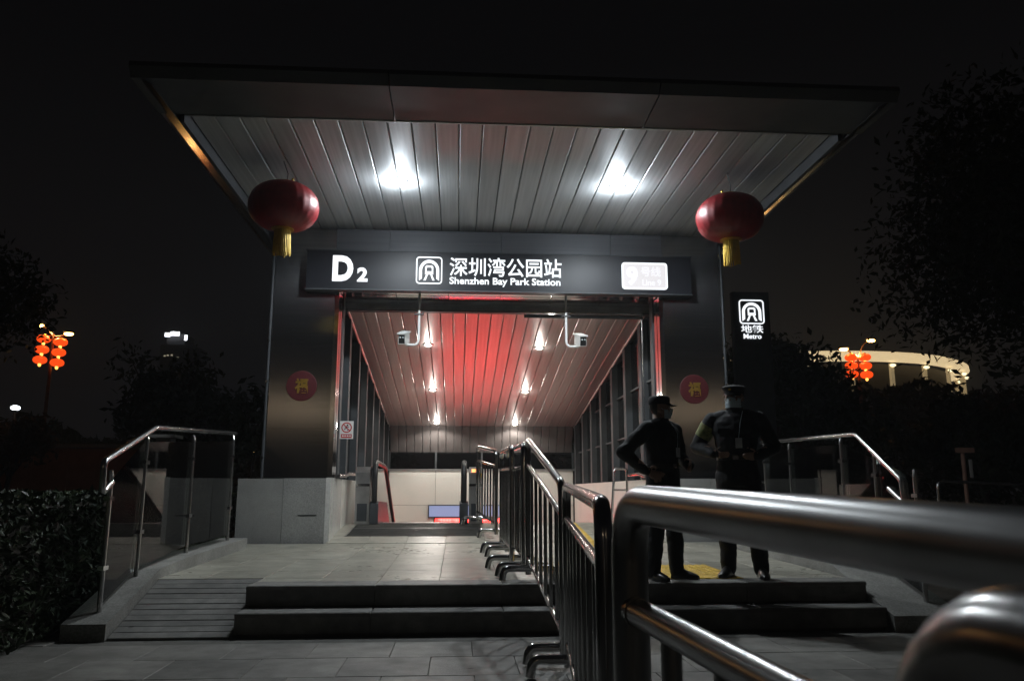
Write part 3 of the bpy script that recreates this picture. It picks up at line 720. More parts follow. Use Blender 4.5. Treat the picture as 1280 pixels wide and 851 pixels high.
# ------------------------------------------------------------------ crowd barriers
def barrier(p0, p1, lab, h0=1.30, h1=1.30, nb=6, r=.030, feet=(True, True), fw=.25, bm="barrier_chrome"):
    """welded tube barrier from p0 (far) to p1 (near); each end stands at its own floor height"""
    a, b = Vector(p0), Vector(p1); ta = a + Vector((0, 0, h0)); tb = b + Vector((0, 0, h1))
    g = thing("crowd_barrier", lab, "barrier", tuple(a), 0, "steel crowd barriers in the dividing line")
    MB().tube(fillet([a + Vector((0, 0, .06)), ta - Vector((0, 0, r)), tb - Vector((0, 0, r)), b + Vector((0, 0, .06))], .11, 8), r, 16).part("frame_tube", bm, g, 60)
    def at(t, q):   # q: share of the height
        return a.lerp(b, t) + Vector((0, 0, (h0 * (1 - t) + h1 * t) * q))
    MB().tube([at(0, .80), at(1, .80)], r * .72, 12).part("upper_rail", bm, g, 60)
    MB().tube([at(0, .16), at(1, .16)], r * .72, 12).part("lower_rail", bm, g, 60)
    for k in range(1, nb + 1):
        t = k / (nb + 1)
        MB().tube([at(t, .165), at(t, .795)], r * .50, 8).part("baluster", bm, g, 60)
    for q in (.80, .16):
        for t0, t1 in ((.012, .022), (.978, .988)):
            MB().tube([at(t0 + .002, q), at(t1 + .003, q)], r * .80, 12).part("weld_collar", bm, g, 60)
    d = (b - a); d.z = 0; d.normalize(); n = Vector((-d.y, d.x, 0))
    for on, e in zip(feet, (a, b)):
        if not on: continue
        e = e + d * (.06 if e == a else -.06)
        MB().tube(fillet([e - n * fw + Vector((0, 0, .012)), e - n * (fw * .92) + Vector((0, 0, .12)), e + n * (fw * .92) + Vector((0, 0, .12)), e + n * fw + Vector((0, 0, .012))], .08, 6), .032, 12).part("foot", bm, g, 60)
barrier((-.30, 13.4, .64), (-.055, 12.0, .50), "farthest steel crowd barrier beside the escalator newel", nb=6)
barrier((-.06, 10.45, .405), (-.05, 8.62, .372), "steel crowd barrier standing just left of the one at the step edge")
barrier((-.02, 9.95, .395), (.022, 7.93, .36), "end-on steel crowd barrier with arched foot near the platform step edge")
barrier((.04, 7.66, .36), (.115, 5.72, 0), "steel crowd barrier sloping down across the steps", 1.33, 1.255, 6)
barrier((.105, 5.42, 0), (-.155, 2.60, 0), "steel crowd barrier on the lower paving in front of the sloping one", 1.235, 1.16, 7)
barrier((-.283, 1.60, 0), (-.10, -.36, 0), "nearest brushed steel crowd barrier whose thick rail crosses the lower right", 1.185, 1.135, 8, .036, bm="barrier_steel")
barrier((-.325, .50, 0), (-.322, -1.40, 0), "dark curved barrier end close to the lens in the bottom right corner", 1.125, 1.125, 8, .034, bm="barrier_shaded")

# ------------------------------------------------------------------ tactile paving
tp = thing("tactile_strip", "yellow ribbed tactile paving strip at the top of the steps by the guards", "tactile paving", (1.5, 8.3, .37))
def tactile(x, y, along):
    z = floor_z(y) + .004; a = math.atan((floor_z(y + .2) - floor_z(y - .2)) / .4)
    M = Matrix.Translation((x, y, z)) @ Matrix.Rotation(a, 4, 'X')
    b = MB().bbox(-.147, .147, -.147, .147, -.006, .006, .003)
    if along:
        for k in range(4): b.bbox(-.12 + k * .07, -.085 + k * .07, -.135, .135, .005, .011, .003)
    else:
        for i in range(4):
            for j in range(4): b.bbox(-.12 + i * .07, -.09 + i * .07, -.12 + j * .07, -.09 + j * .07, .005, .011, .004)
    b.v = [tuple(M @ Vector(v)) for v in b.v]; b.part("tactile_tile", "tactile_yellow", tp, 0)
for i in range(4):
    for j in range(4): tactile(1.05 + .3 * i, 7.86 + .3 * j, i != 0 or True)
for k in range(16): tactile(1.20, 9.10 + .3 * k, True)

# ------------------------------------------------------------------ metro totem, signpost, side rail, piers
mt = thing("metro_totem", "tall dark totem with a lit white metro emblem right of the entrance", "sign", (4.7, 14.05, 0))
MB().prism(rrect(4.36, 5.06, 13.99, 14.16, .04, 3), 0, 4.78, 'z').part("slab", "dark_steel", mt)
metro_logo(4.475, 4.94, 4.178, 4.632, 13.986).part("emblem", "sign_white", mt, 0)
text_geo("地铁", 4.495, 4.905, 4.015, 4.16, 13.986, .012, .006).part("lettering", "sign_white", mt, 0)
text_geo("Metro", 4.535, 4.865, 3.905, 3.995, 13.986, .012, .012).part("lettering", "sign_white", mt, 0)

sp = thing("signpost", "slim post with a small plate beyond the low rail on the right", "signpost", (8.46, 14, 0))
MB().tube([(8.46, 14, -.06), (8.46, 14, 1.9)], .035, 10).part("post", "pole_paint", sp)
MB().bx(8.30, 8.66, 13.95, 13.965, 1.86, 1.95).part("plate", "pole_paint", sp)
MB().bx(8.55, 8.60, 13.96, 13.99, 1.42, 1.74).part("tag", "pale_render", sp)

rl = thing("low_rail", "low steel hoop rail on the dark lawn at the far right", "rail", (6.8, 11, 0))
MB().tube(fillet([(6.1, 11, -.06), (6.1, 11, 1.32), (7.6, 11, 1.26), (7.6, 11, -.06)], .12), .022, 10).part("hoop", "rail_steel", rl)
MB().tube([(6.12, 11, .86), (7.6, 11, .82)], .016, 8).part("bar", "rail_steel", rl)
r2 = thing("low_rail", "low steel rail behind the right glass railing near the pier", "rail", (3.9, 12.6, 0))
MB().tube(fillet([(4.0, 13.2, 1.36), (4.9, 12.4, 1.25), (4.92, 12.4, .2)], .08), .022, 10).part("hoop", "rail_steel", r2)
MB().tube([(4.2, 13.02, -.06), (4.2, 13.02, 1.34)], .018, 8).part("post", "rail_steel", r2)

def pier(x, y, w, h, lab):
    p = thing("gate_pier", lab, "pier", (x, y, 0))
    rows = 6; hh = (h * .62) / rows
    for j in range(rows):
        for i in range(2):
            off = .5 if j % 2 else .35
            a, b = (x - w / 2, x - w / 2 + w * off) if i == 0 else (x - w / 2 + w * off, x + w / 2)
            MB().bx(a + .003, b - .003, y - w / 2, y + w / 2, j * hh + .003, (j + 1) * hh - .003).part("stone_block", "pink_stone", p, 0)
    MB().bx(x - w / 2 + .06, x + w / 2 - .06, y - w / 2 + .06, y + w / 2 - .06, 0, h).part("shaft", "pale_render", p)
    MB().bx(x - w / 2 - .03, x + w / 2 + .03, y - w / 2 - .03, y + w / 2 + .03, h, h + .05).part("coping", "pale_render", p)
pier(-5.50, 13.8, .36, 2.05, "pale pier on a pink stone base behind the left glass railing")
pier(5.35, 12.4, .75, 1.55, "squat pink stone pier behind the right glass railing")
def stand_in(x, y, s, lab):
    k = thing("stand_in_box", lab, "stand_in", (x, y, 0))  # cabinet invented to carry the white and red spots of light
    MB().bbox(x - .16, x + .16, y - .12, y + .12, 0, 1.55, .03).part("cabinet", "dark_steel", k)
    MB().ell((x - .02, y - .125, 1.62), (.075 if s > 0 else .03, .04, .035 if s > 0 else .02), 12, 7).part("lamp", "cool_lamp", k)
    MB().bx(x + .02, x + .06, y - .126, y - .12, 1.36, 1.40).part("indicator", "red_dot", k)
stand_in(5.72, 12.0, 1, "made-up dark slim box for the white and red light spots on the right")
stand_in(-5.95, 13.8, -1, "made-up dark slim box for the white and red light spots on the left")

# ------------------------------------------------------------------ vegetation
def leaves(mb, n, sampler, size, rng):
    for _ in range(n):
        p = sampler(rng)
        if p is None: continue
        d = Vector((rng.gauss(0, 1), rng.gauss(0, 1), rng.gauss(0, 1) + .4)).normalized()
        u = d.orthogonal().normalized(); u = Matrix.Rotation(rng.uniform(0, 2 * pi), 3, d) @ u; w = d.cross(u)
        l = size * rng.uniform(.6, 1.3); q = l * .42
        k = len(mb.v)
        mb.v += [tuple(p - u * l), tuple(p + w * q + d * q * .3), tuple(p + u * l), tuple(p - w * q + d * q * .3)]
        mb.f.append((k, k + 1, k + 2, k + 3))
hx0, hx1, hy0, hy1, hh = -9.0, -3.88, 3.0, 12.3, 1.16
rng = random.Random(3)
hb = thing("hedge", "dense clipped dark hedge along the left of the ramp and railing", "hedge", (-6, 8, 0))
def hedge_s(r):
    f = r.random()
    x, y, z = r.uniform(hx0, hx1), r.uniform(hy0, hy1), r.uniform(.02, hh)
    if f < .50: z = hh - abs(r.gauss(0, .05)) + .06 * noise.noise(Vector((x * 1.7, y * 1.7, 0)))
    elif f < .90: x = hx1 - abs(r.gauss(0, .06)) + .08 * noise.noise(Vector((y * 1.9, z * 1.9, 4)))
    else: y = hy0 + abs(r.gauss(0, .06))
    return Vector((x, y, z))
m = MB(); leaves(m, 26000, hedge_s, .040, rng); lv = m.part("foliage", "leaf_hedge", hb, 0); lv["kind"] = "stuff"
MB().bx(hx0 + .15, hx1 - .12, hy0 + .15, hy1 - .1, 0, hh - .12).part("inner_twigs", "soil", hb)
struct(MB().bx(-30, -3.84, 2.0, 40, -.058, -.012).part("planting_bed", "soil", None))
struct(MB().bx(3.80, 30, 7.2, 40, -.0575, -.010).part("planting_bed", "soil", None))

def tree(x, y, h, cr, cz, seed, lab, mat="leaf_dark", n=3500, leaf=.16, lean=0, group="trees around the entrance", flat=.8, clumps=16):
    rg = random.Random(seed)
    t = thing("tree", lab, "tree", (x, y, 0), 0, group)
    top = Vector((x + lean, y, cz + cr * .4))
    tr_ = MB(); base = Vector((x, y, -.06))
    pts = [base.lerp(top, k / 6) + Vector((rg.gauss(0, .04) * h / 6, rg.gauss(0, .04) * h / 6, 0)) * (1 if k else 0) for k in range(7)]
    r0 = .028 * h
    tr_.tube(pts, [r0 * (1 - .13 * k) for k in range(7)], 8)
    cl = []
    for k in range(clumps):
        d = Vector((rg.gauss(0, 1), rg.gauss(0, 1), rg.gauss(0, .8))).normalized() * (rg.random() ** .45)
        c = Vector((x + lean, y, cz)) + Vector((d.x * cr * .8, d.y * cr * .8, d.z * cr * .75 * flat)); cl.append((c, cr * rg.uniform(.25, .48)))
        st_ = pts[rg.choice((2, 3, 4))]
        mid = st_.lerp(c, .5) + Vector((0, 0, .1 * cr))
        tr_.tube([st_, mid, c], [r0 * .4, r0 * .25, r0 * .08], 5)
    def smp(r):
        c, q = r.choice(cl); d = Vector((r.gauss(0, 1), r.gauss(0, 1), r.gauss(0, .8))).normalized() * q * (r.random() ** .4) * r.uniform(.7, 1.15)
        return c + d
    tr_.part("trunk", "bark", t)
    lf = MB(); leaves(lf, n, smp, leaf, rg); lf.part("crown", mat, t, 0)
tree(-14.7, 21, 9, 3.3, 6.0, 1, "big dark leafy tree at the far left edge reaching over the lantern lamp", n=15000, leaf=.11, clumps=30)
tree(-15.2, 24, 5, 2.2, 2.6, 2, "low dark tree below the left lantern lamp", n=3500)
tree(-12.9, 23.0, 3.6, 1.3, 2.6, 3, "small orange lit tree in front of the low orange wall", "leaf_autumn", 1800, .12)
tree(-10.2, 27, 6.5, 2.0, 4.5, 4, "thin bare looking tree left of the far tower", n=1100, leaf=.13, clumps=12)
tree(-8.0, 21, 4.6, 1.7, 3.0, 5, "round dark tree behind the left glass railing", n=3200, leaf=.13)
tree(-6.0, 18.6, 4.2, 1.5, 2.6, 6, "round dark tree close to the left pillar", n=3200, leaf=.12)
tree(7.6, 19, 5.0, 2.4, 3.3, 7, "dense dark tree right behind the metro totem", n=9000, leaf=.11)
tree(10.0, 26, 5.0, 2.4, 2.8, 8, "dark tree under the right string of lanterns", n=3800, leaf=.16)
tree(16.0, 33, 5.6, 2.7, 3.0, 9, "wide dark tree below the glowing stadium ring", n=4200, leaf=.18)
tree(22.5, 34, 6.2, 3.2, 3.6, 10, "dark tree at the right end of the stadium ring", n=4500, leaf=.2)
tree(14.2, 16.5, 14, 5.6, 7.6, 11, "tall black tree filling the right edge of the view", n=42000, leaf=.12, clumps=60)
tree(6.25, 17.6, 5.0, 1.7, 3.5, 14, "narrow dark tree squeezed between the right pillar and the metro totem", n=7000, leaf=.11)
tree(13.5, 21, 4.4, 2.2, 2.2, 12, "low dark shrub like tree beyond the signpost", n=3800, leaf=.15)
tree(-22, 34, 5, 2.6, 2.6, 13, "dark tree behind the small white park lamp", n=2600, leaf=.18)

# far tree belts
def belt(x0, x1, y, h, n, lab, seed):
    rg = random.Random(seed); m = MB()
    def smp(r):
        x = r.uniform(x0, x1); hh_ = h * (.72 + .35 * noise.noise(Vector((x * .12, y, seed))) + .12 * noise.noise(Vector((x * .6, 0, seed))))
        return Vector((x, y + r.uniform(-3, 3), hh_ * (r.random() ** .6)))
    leaves(m, n, smp, .55, rg); o = m.part("far_trees", "leaf_dark", None, 0); o["kind"] = "stuff"; o["label"] = lab; o["category"] = "far trees"
belt(-75, -22, 70, 8.5, 7000, "dark line of trees in the distance on the left", 5)
belt(-22, -4, 60, 7.0, 4000, "dark line of trees between the left railing and the pillar", 8)
belt(8, 95, 75, 15.0, 20000, "dark line of trees below the stadium on the right", 6)

# ------------------------------------------------------------------ street lamps with lit lanterns
def street_lamp(x, y, heads, lan, lab, lanlabs, w, glass_="sodium"):
    p = thing("street_lamp", lab, "street lamp", (x, y, 0), 0, "double headed street lamps with lanterns")
    top = heads[0][1] - .4
    MB().tube([(x, y, -.06), (x, y, 4), (x, y, top)], [.10, .08, .055], 10).part("pole", "pole_paint", p)
    for hx_, hz in heads:
        MB().tube(fillet([(x, y, top - .1), (x + (hx_ - x) * .5, y, hz - .15), (hx_, y, hz + .05)], .2), .035, 8).part("arm", "pole_paint", p)
        MB().ell((hx_, y, hz + .05), (.27, .16, .07), 12, 6).part("head", "dark_steel", p)
        MB().ell((hx_, y - .02, hz - .03), (.20, .14, .075), 12, 6).part("lamp_glass", glass_, p)
    lamp("bulb", (x, y, heads[0][1] - .3), w, (1, .55, .18), .15, p)
    MB().tube([(x - .35, y, top - .2), (x + .35, y, top - .2)], .02, 6).part("lantern_bar", "pole_paint", p)
    for (lx, lz), l in zip(lan, lanlabs):
        o = thing("small_lantern", l, "lantern", (lx, y, lz), 0, "lit orange lanterns on the street lamps")
        MB().lathe([(sin(pi * t) ** .7 * .285, -cos(pi * t) * .175) for t in [.08 + .84 * i / 10 for i in range(11)]], (lx, y, lz), 24, .04, 12).part("globe", "lantern_glow", o, 60)
        MB().lathe([(.07, .165), (.07, .21), (.01, .215)], (lx, y, lz), 10).part("cap", "gold", o)
        MB().lathe([(.06, -.17), (.06, -.25), (.03, -.29)], (lx, y, lz), 10).part("tassel", "tassel_glow", o)  # tassel itself glows, standing for the lantern's bright lower core
rows = ("top", "middle", "bottom")
street_lamp(18.08, 36, [(17.42, 7.78), (18.78, 8.22)], [(17.76, 7.37), (18.42, 7.39), (17.74, 6.98), (18.43, 6.98), (17.74, 6.58), (18.45, 6.56)],
            "double street lamp hung with six orange lanterns in front of the stadium",
            ["%s %s orange lantern on the lamp before the stadium" % (r, c_) for r in rows for c_ in ("left", "right")], 110)
street_lamp(-18.55, 36, [(-19.2, 8.42), (-17.9, 8.06)], [(-18.95, 7.80), (-18.22, 7.66), (-18.98, 7.32), (-18.25, 7.2), (-19.02, 6.86), (-18.28, 6.74)],
            "double street lamp hung with six orange lanterns at the left behind branches",
            ["%s %s orange lantern on the lamp behind the left tree" % (r, c_) for r in rows for c_ in ("left", "right")], 110)
for x, lab in ((-13.7, "tall orange street lamp across the road behind the viewer, left one"), (19.7, "tall orange street lamp across the road behind the viewer, right one")):
    street_lamp(x, -45, [(x - .7, 8.3), (x + .7, 8.0)], [], lab, [], 60, "road_lamp")
def park_lamp(x, y, h, lab, m="cool_lamp", sz=.16):
    p = thing("park_lamp", lab, "park lamp", (x, y, 0), 0, "small distant park lamps")
    MB().tube([(x, y, -.06), (x, y, h)], .05, 8).part("post", "rail_steel", p)
    MB().ell((x, y, h + .05), (sz, sz, sz * .55), 10, 6).part("globe", m, p)
park_lamp(-16.62, 30, 4.1, "white park lamp on a slim post at the far left")
for (x, y, z, l, m) in ((-30.0, 50, 3.0, "tiny yellow lamp left of the white park lamp", "sodium"), (-26.2, 50, 2.85, "tiny yellow lamp right of the white park lamp", "sodium"),
                     (-13.5, 40, 3.85, "tiny white lamp above the middle of the left handrail", "cool_lamp"), (-10.6, 40, 3.05, "tiny amber lamp above the right end of the left handrail", "sodium"),
                     (27.5, 55, 5.0, "tiny white lamp among the trees above the right handrail bend", "cool_lamp"), (34.5, 55, 4.6, "tiny white lamp among the far right trees", "cool_lamp"),
                     (31.0, 58, 4.35, "tiny dim lamp between the right handrail and signpost", "window_glow"), (24.6, 58, 4.2, "tiny dim lamp above the right handrail", "window_glow")):
    park_lamp(x, y, z, l, m, .10)

# ------------------------------------------------------------------ far buildings
ow = thing("garden_wall", "low orange lit wall beyond the hedge on the left", "wall", (-12.2, 25, 0))
for k in range(5): MB().bx(-15.4 + 1.05 * k, -14.36 + 1.05 * k, 25, 25.3, 0, 2.45 + (.0 if k % 2 else .015)).part("wall_panel", "orange_wall", ow)
MB().bx(-15.5, -10.1, 24.95, 25.35, 2.47, 2.58).part("coping", "pale_render", ow)
lamp("wall_fill", (-12.6, 23.6, 4.6), 3.5, (1, .5, .2), .1, ow)  # bare light added to brighten the wall, no fitting modelled

tw = thing("office_tower", "dark distant tower with a bright white rooftop sign", "building", (-142, 400, 0))
MB().bx(-149, -132.5, 402, 420, 0, 73).part("body", "tower_concrete", tw)
MB().bx(-147, -138, 404, 418, 73, 79).part("roof_block", "tower_concrete", tw)
for i, (x, w_, z) in enumerate(((-147.2, 2.6, 78.4), (-144.4, 2.4, 79.0), (-141.8, 1.6, 78.9))): MB().bx(x, x + w_, 401.5, 401.9, z - 1.4, z + .6).part("sign_letter", "tower_sign", tw)
MB().bx(-137.6, -136.3, 401.5, 401.9, 75.3, 77.9).part("sign_letter", "tower_sign", tw)
for x, z in ((-147, 67), (-145.5, 67.3), (-143.6, 67.4), (-140.6, 66.3), (-148, 54), (-146.9, 54), (-140, 58.5), (-146, 40), (-143, 40.3)):
    MB().bx(x, x + .8, 401.7, 402.1, z, z + .7).part("window", "window_glow", tw)

sd = thing("stadium", "distant round stadium with a glowing warm white roof ring", "stadium", (128, 285, 0))
CX, CY, RX, RY = 128.0, 292.0, 58.0, 46.0
def ringpt(a, k, z): return (CX + RX * k * cos(a), CY + RY * k * sin(a), z)
b = MB(); N_ = 72
prof = [(1.0, 42.3), (1.022, 43.4), (1.018, 45.0), (.985, 45.9), (.93, 45.5), (.93, 43.0)]
vs = [ringpt(2 * pi * i / N_, k, z) for i in range(N_) for (k, z) in prof]; q = len(prof)
b.add(vs, [(i * q + j, ((i + 1) % N_) * q + j, ((i + 1) % N_) * q + (j + 1) % q, i * q + (j + 1) % q) for i in range(N_) for j in range(q)])
b.part("roof_ring", "stadium_light", sd, 60)
for i in range(26):
    a = 2 * pi * (i + .3) / 26
    p = Vector(ringpt(a, .985, 0)); t = Vector((-sin(a), cos(a), 0)); nrm = Vector((cos(a), sin(a), 0))
    b = MB(); rot = Matrix((nrm, t, Vector((0, 0, 1)))).transposed()
    b.box((p.x, p.y, 37), (1.0, 1.2, 10), rot); b.part("column", "column_glow", sd)  # columns glow by themselves in place of light falling on them
    q = ringpt(a, 1.0, 41.3); MB().ell(q, (1.0, 1.0, .5), 8, 5).part("uplight", "stadium_hot", sd)
b = MB(); vs = [ringpt(2 * pi * i / N_, .90, z) for i in range(N_) for z in (0, 42.4)]
b.add(vs, [(2 * i, 2 * ((i + 1) % N_), 2 * ((i + 1) % N_) + 1, 2 * i + 1) for i in range(N_)]); b.part("bowl_wall", "stadium_wall", sd, 60)

# ------------------------------------------------------------------ people
def remesh(mb, voxel, smooth=6):
    me = mb.mesh("body", None, 0); ob = bpy.data.objects.new("body_build", me); COL.objects.link(ob)
    md = ob.modifiers.new("r", 'REMESH'); md.mode = 'VOXEL'; md.voxel_size = voxel
    m2 = ob.modifiers.new("s", 'SMOOTH'); m2.iterations = smooth; m2.factor = .5
    dg = bpy.context.evaluated_depsgraph_get(); dg.update()
    out = bpy.data.meshes.new_from_object(ob.evaluated_get(dg)); bpy.data.objects.remove(ob); bpy.data.meshes.remove(me)
    return out

def hand(mb, wr, fwd, out, curl, mir):
    """palm and five fingers: fwd runs along the hand, out is the thumb side"""
    wr, fwd, out = Vector(wr), Vector(fwd).normalized(), Vector(out)
    out = (out - fwd * out.dot(fwd)).normalized(); nrm = fwd.cross(out) * mir
    pc = wr + fwd * .055
    for k in (-1.2, -.4, .4, 1.2): mb.capsule(wr + out * k * .014 + fwd * .01, .017, wr + fwd * .09 + out * k * .021, .014, 8)
    for k, l in ((1.3, .068), (.45, .078), (-.4, .072), (-1.25, .056)):
        a = wr + fwd * .092 + out * k * .021; d = fwd.copy()
        for j, s in enumerate((.45, .32, .23)):
            d = (d + nrm * curl * (.55 if j else .35)).normalized(); b_ = a + d * l * s; mb.capsule(a, .0100 - .0008 * j, b_, .0092 - .0008 * j, 8); a = b_
    a = wr + fwd * .03 + out * .028; d = (fwd * .6 + out * .8).normalized(); b_ = a + d * .042; mb.capsule(a, .0125, b_, .011, 8)
    d = (fwd * .9 + out * .35 + nrm * curl * .4).normalized(); mb.capsule(b_, .011, b_ + d * .032, .0095, 8)

def person(label, loc, rz, H, head_turn, armL, armR, feet, build=1.0, cap_kind="field", patch=None):
    """facing -y before rotation; armL at +x. arms: (elbow, wrist, hand direction, thumb direction)"""
    P_ = thing("person", label, "person", loc, rz); k = H / 1.70
    mb = MB(); V = lambda x, y, z: (x * k, y * k, z * k)
    # trunk under a jacket
    mb.loft([(x * k, y * k, z * k, rx * k * build, ry * k * build) for x, y, z, rx, ry in (
        (0, .010, .785, .182, .128), (0, .008, .84, .186, .132), (0, .005, .92, .182, .130), (0, .003, 1.0, .172, .124), (0, 0, 1.07, .166, .120), (0, -.004, 1.17, .182, .128),
        (0, -.006, 1.27, .198, .132), (0, .0, 1.35, .205, .122), (0, .008, 1.405, .178, .105), (0, .014, 1.44, .115, .080), (0, .012, 1.47, .072, .068))], 24)
    for s in (-1, 1):
        mb.capsule(V(s * .10, 0, 1.405), .068 * k * build, V(s * .19, .008, 1.375), .068 * k * build)
    # legs in trousers
    for s, (fx, fy, kx, ky) in zip((1, -1), feet):
        hip, kn, an = (s * .095, .004, .86), (kx, ky, .49), (fx, fy + .01, .10)
        mb.capsule(V(*hip), .106 * k, V(*kn), .082 * k, 14); mb.capsule(V(*kn), .082 * k, V(*an), .070 * k, 14)
        mb.capsule(V(fx, fy + .012, .16), .066 * k, V(fx, fy + .008, .075), .068 * k, 14)
    hands_at = []
    for s, (el, wr, hd_, th) in zip((1, -1), (armL, armR)):
        sh = (s * .205, .008, 1.375)
        mb.capsule(V(*sh), .076 * k * build, V(*el), .062 * k * build, 14); mb.capsule(V(*el), .062 * k * build, V(*wr), .046 * k, 14)
        h0_ = len(mb.v); hand(mb, V(*wr), hd_, th, .55, s); hands_at.append((h0_, len(mb.v)))
    # neck and head
    mb.capsule(V(0, .012, 1.42), .060 * k, V(0, .006, 1.53), .056 * k)
    T = Matrix.Translation(V(0, .004, 1.50)) @ Matrix.Rotation(head_turn, 4, 'Z') @ Matrix.Scale(k, 4)
    hm = MB()
    hm.ell((0, .012, .105), (.076, .094, .098), 20, 12); hm.ell((0, -.020, .055), (.062, .072, .075), 18, 10); hm.ell((0, -.045, .008), (.036, .034, .030), 14, 8)
    hm.capsule((0, -.086, .085), .010, (0, -.104, .052), .015, 10)
    for s in (-1, 1):
        hm.ell((s * .078, .012, .070), (.010, .022, .033), 10, 8); hm.ell((s * .036, -.068, .058), (.024, .022, .02), 10, 6); hm.capsule((s * .014, -.086, .104), .009, (s * .050, -.074, .106), .008, 8)
    hm.ell((0, -.086, .022), (.024, .010, .009), 12, 6)
    hm.v = [tuple(T @ Vector(v)) for v in hm.v]; mb.add(hm.v, hm.f)
    kd = KDTree(len(mb.v))
    for i_, v_ in enumerate(mb.v): kd.insert(v_, i_)
    kd.balance()
    me = remesh(mb, .0085)
    for mname in ("uniform", "trousers", "skin", "hair"): me.materials.append(MATS[mname])
    Ti = T.inverted()
    nrm_ = [v.normal.copy() for v in me.vertices]
    for v in me.vertices:      # folds of the cloth
        c_ = v.co
        if .12 * k < c_.z < 1.42 * k:
            a_ = .010 * min(1, (1.42 * k - c_.z) / .1)
            nz = noise.noise(Vector((c_.x * 7, c_.y * 7, c_.z * 11 + c_.x * 6))) + .5 * noise.noise(Vector((c_.x * 16, c_.y * 16, c_.z * 26)))
            v.co = c_ + nrm_[v.index] * a_ * nz
    for p in me.polygons:
        c_ = p.center; i = 0
        if c_.z < .78 * k: i = 1
        if c_.z > 1.475 * k:
            i = 2; q = Ti @ c_
            if q.z > .13 or (q.y > .035 and q.z > .02): i = 3
        if i < 2:
            idx = kd.find(c_)[1]
            if any(a_ <= idx < b_ for a_, b_ in hands_at): i = 2
        p.material_index = i
    me.polygons.foreach_set("use_smooth", [True] * len(me.polygons))
    bo = bpy.data.objects.new("body", me); COL.objects.link(bo); bo.parent = P_
    def hp(m, name, mat, par=P_, ang=50):
        m.v = [tuple(T @ Vector(v)) for v in m.v]; return m.local(name, mat, par, ang)
    # eyes, mask, cap
    for s in (-1, 1): hp(MB().ell((s * .033, -.0815, .082), (.014, .009, .009), 12, 8), "eye", "badge_card"); hp(MB().ell((s * .033, -.0895, .082), (.006, .003, .006), 10, 6), "pupil", "hair")
    g = MB(); cols, rows_ = 13, 8; vs = []
    for j in range(rows_):
        tz = j / (rows_ - 1)
        for i in range(cols):
            a = R(-78 + 156 * i / (cols - 1)); z = -.018 + .085 * tz + .012 * math.exp(-(a / .35) ** 2) * (tz > .8)
            rr = .080 + .004 * sin(j * 2.4); nose_ = .026 * math.exp(-(a / .42) ** 2) * (1 - abs(tz - .62) * .6); taper = 1 - .22 * (1 - tz) * abs(cos(a))
            vs.append((rr * sin(a) * .93, (-rr * cos(a) * 1.05 - nose_) * taper - .012, z))
    fs = [(j * cols + i, j * cols + i + 1, (j + 1) * cols + i + 1, (j + 1) * cols + i) for j in range(rows_ - 1) for i in range(cols - 1)]
    g.add(vs, fs); mk = hp(g, "face_mask", "mask_cloth")
    for s in (-1, 1): hp(MB().tube([(s * .074, -.030, .060), (s * .082, .0, .080), (s * .086, .018, .070)], .002, 5), "ear_loop", "mask_cloth", mk)
    c_ = MB()
    if cap_kind == "field":
        c_.loft([(0, .012, .118, .087, .104), (0, .012, .150, .089, .106), (0, .010, .182, .086, .102), (0, .010, .200, .070, .086), (0, .010, .205, .02, .03)], 24)
        cap = hp(c_, "cap", "uniform")
        pk = MB(); band_ = [(x, y) for x, y in [(.086 * sin(R(a)), .012 - .104 * cos(R(a))) for a in range(-62, 63, 10)]]
        tip = [(x * 1.02, y - .062 * cos(R(a)) ** .6) for (x, y), a in zip(band_, range(-62, 63, 10))]
        n_ = len(tip); vs = [(x, y, .128) for x, y in band_] + [(x, y, .112 - .01 * abs(x) * 8) for x, y in tip] + [(x, y, .121) for x, y in band_] + [(x, y, .106 - .01 * abs(x) * 8) for x, y in tip]
        pk.add(vs, [(i, i + 1, n_ + i + 1, n_ + i) for i in range(n_ - 1)] + [(2 * n_ + i, 3 * n_ + i, 3 * n_ + i + 1, 2 * n_ + i + 1) for i in range(n_ - 1)] + [(n_ + i, n_ + i + 1, 3 * n_ + i + 1, 3 * n_ + i) for i in range(n_ - 1)])
        hp(pk, "peak", "uniform", cap)
    else:
        c_.loft([(0, .012, .112, .086, .103), (0, .012, .138, .087, .104), (0, .006, .160, .106, .122), (0, .004, .170, .109, .126), (0, .010, .186, .088, .102), (0, .012, .194, .02, .03)], 28)
        cap = hp(c_, "cap", "uniform")
        hp(MB().loft([(0, .012, .114, .0885, .1055), (0, .012, .132, .0885, .1055)], 28), "cap_band", "trousers", cap)
        pk = MB(); A = list(range(-66, 67, 11)); bn = [(.088 * sin(R(a)), .012 - .105 * cos(R(a))) for a in A]; tp_ = [(x * 1.0, y - .055 * cos(R(a))) for (x, y), a in zip(bn, A)]
        n_ = len(A); vs = [(x, y, .116) for x, y in bn] + [(x, y, .092) for x, y in tp_] + [(x, y, .110) for x, y in bn] + [(x, y, .087) for x, y in tp_]
        pk.add(vs, [(i, i + 1, n_ + i + 1, n_ + i) for i in range(n_ - 1)] + [(2 * n_ + i, 3 * n_ + i, 3 * n_ + i + 1, 2 * n_ + i + 1) for i in range(n_ - 1)] + [(n_ + i, n_ + i + 1, 3 * n_ + i + 1, 3 * n_ + i) for i in range(n_ - 1)])
        hp(pk, "peak", "shoe_leather", cap)
        hp(MB().ell((0, -.104, .148), (.014, .006, .014), 10, 6), "cap_badge", "gold", cap)
    # collar, belt, badge card, pocket flaps, epaulettes, shoes
    def lp(m, name, mat, **kw):
        m.v = [(v[0] * k, v[1] * k, v[2] * k) for v in m.v]; return m.local(name, mat, P_, 40, **kw)
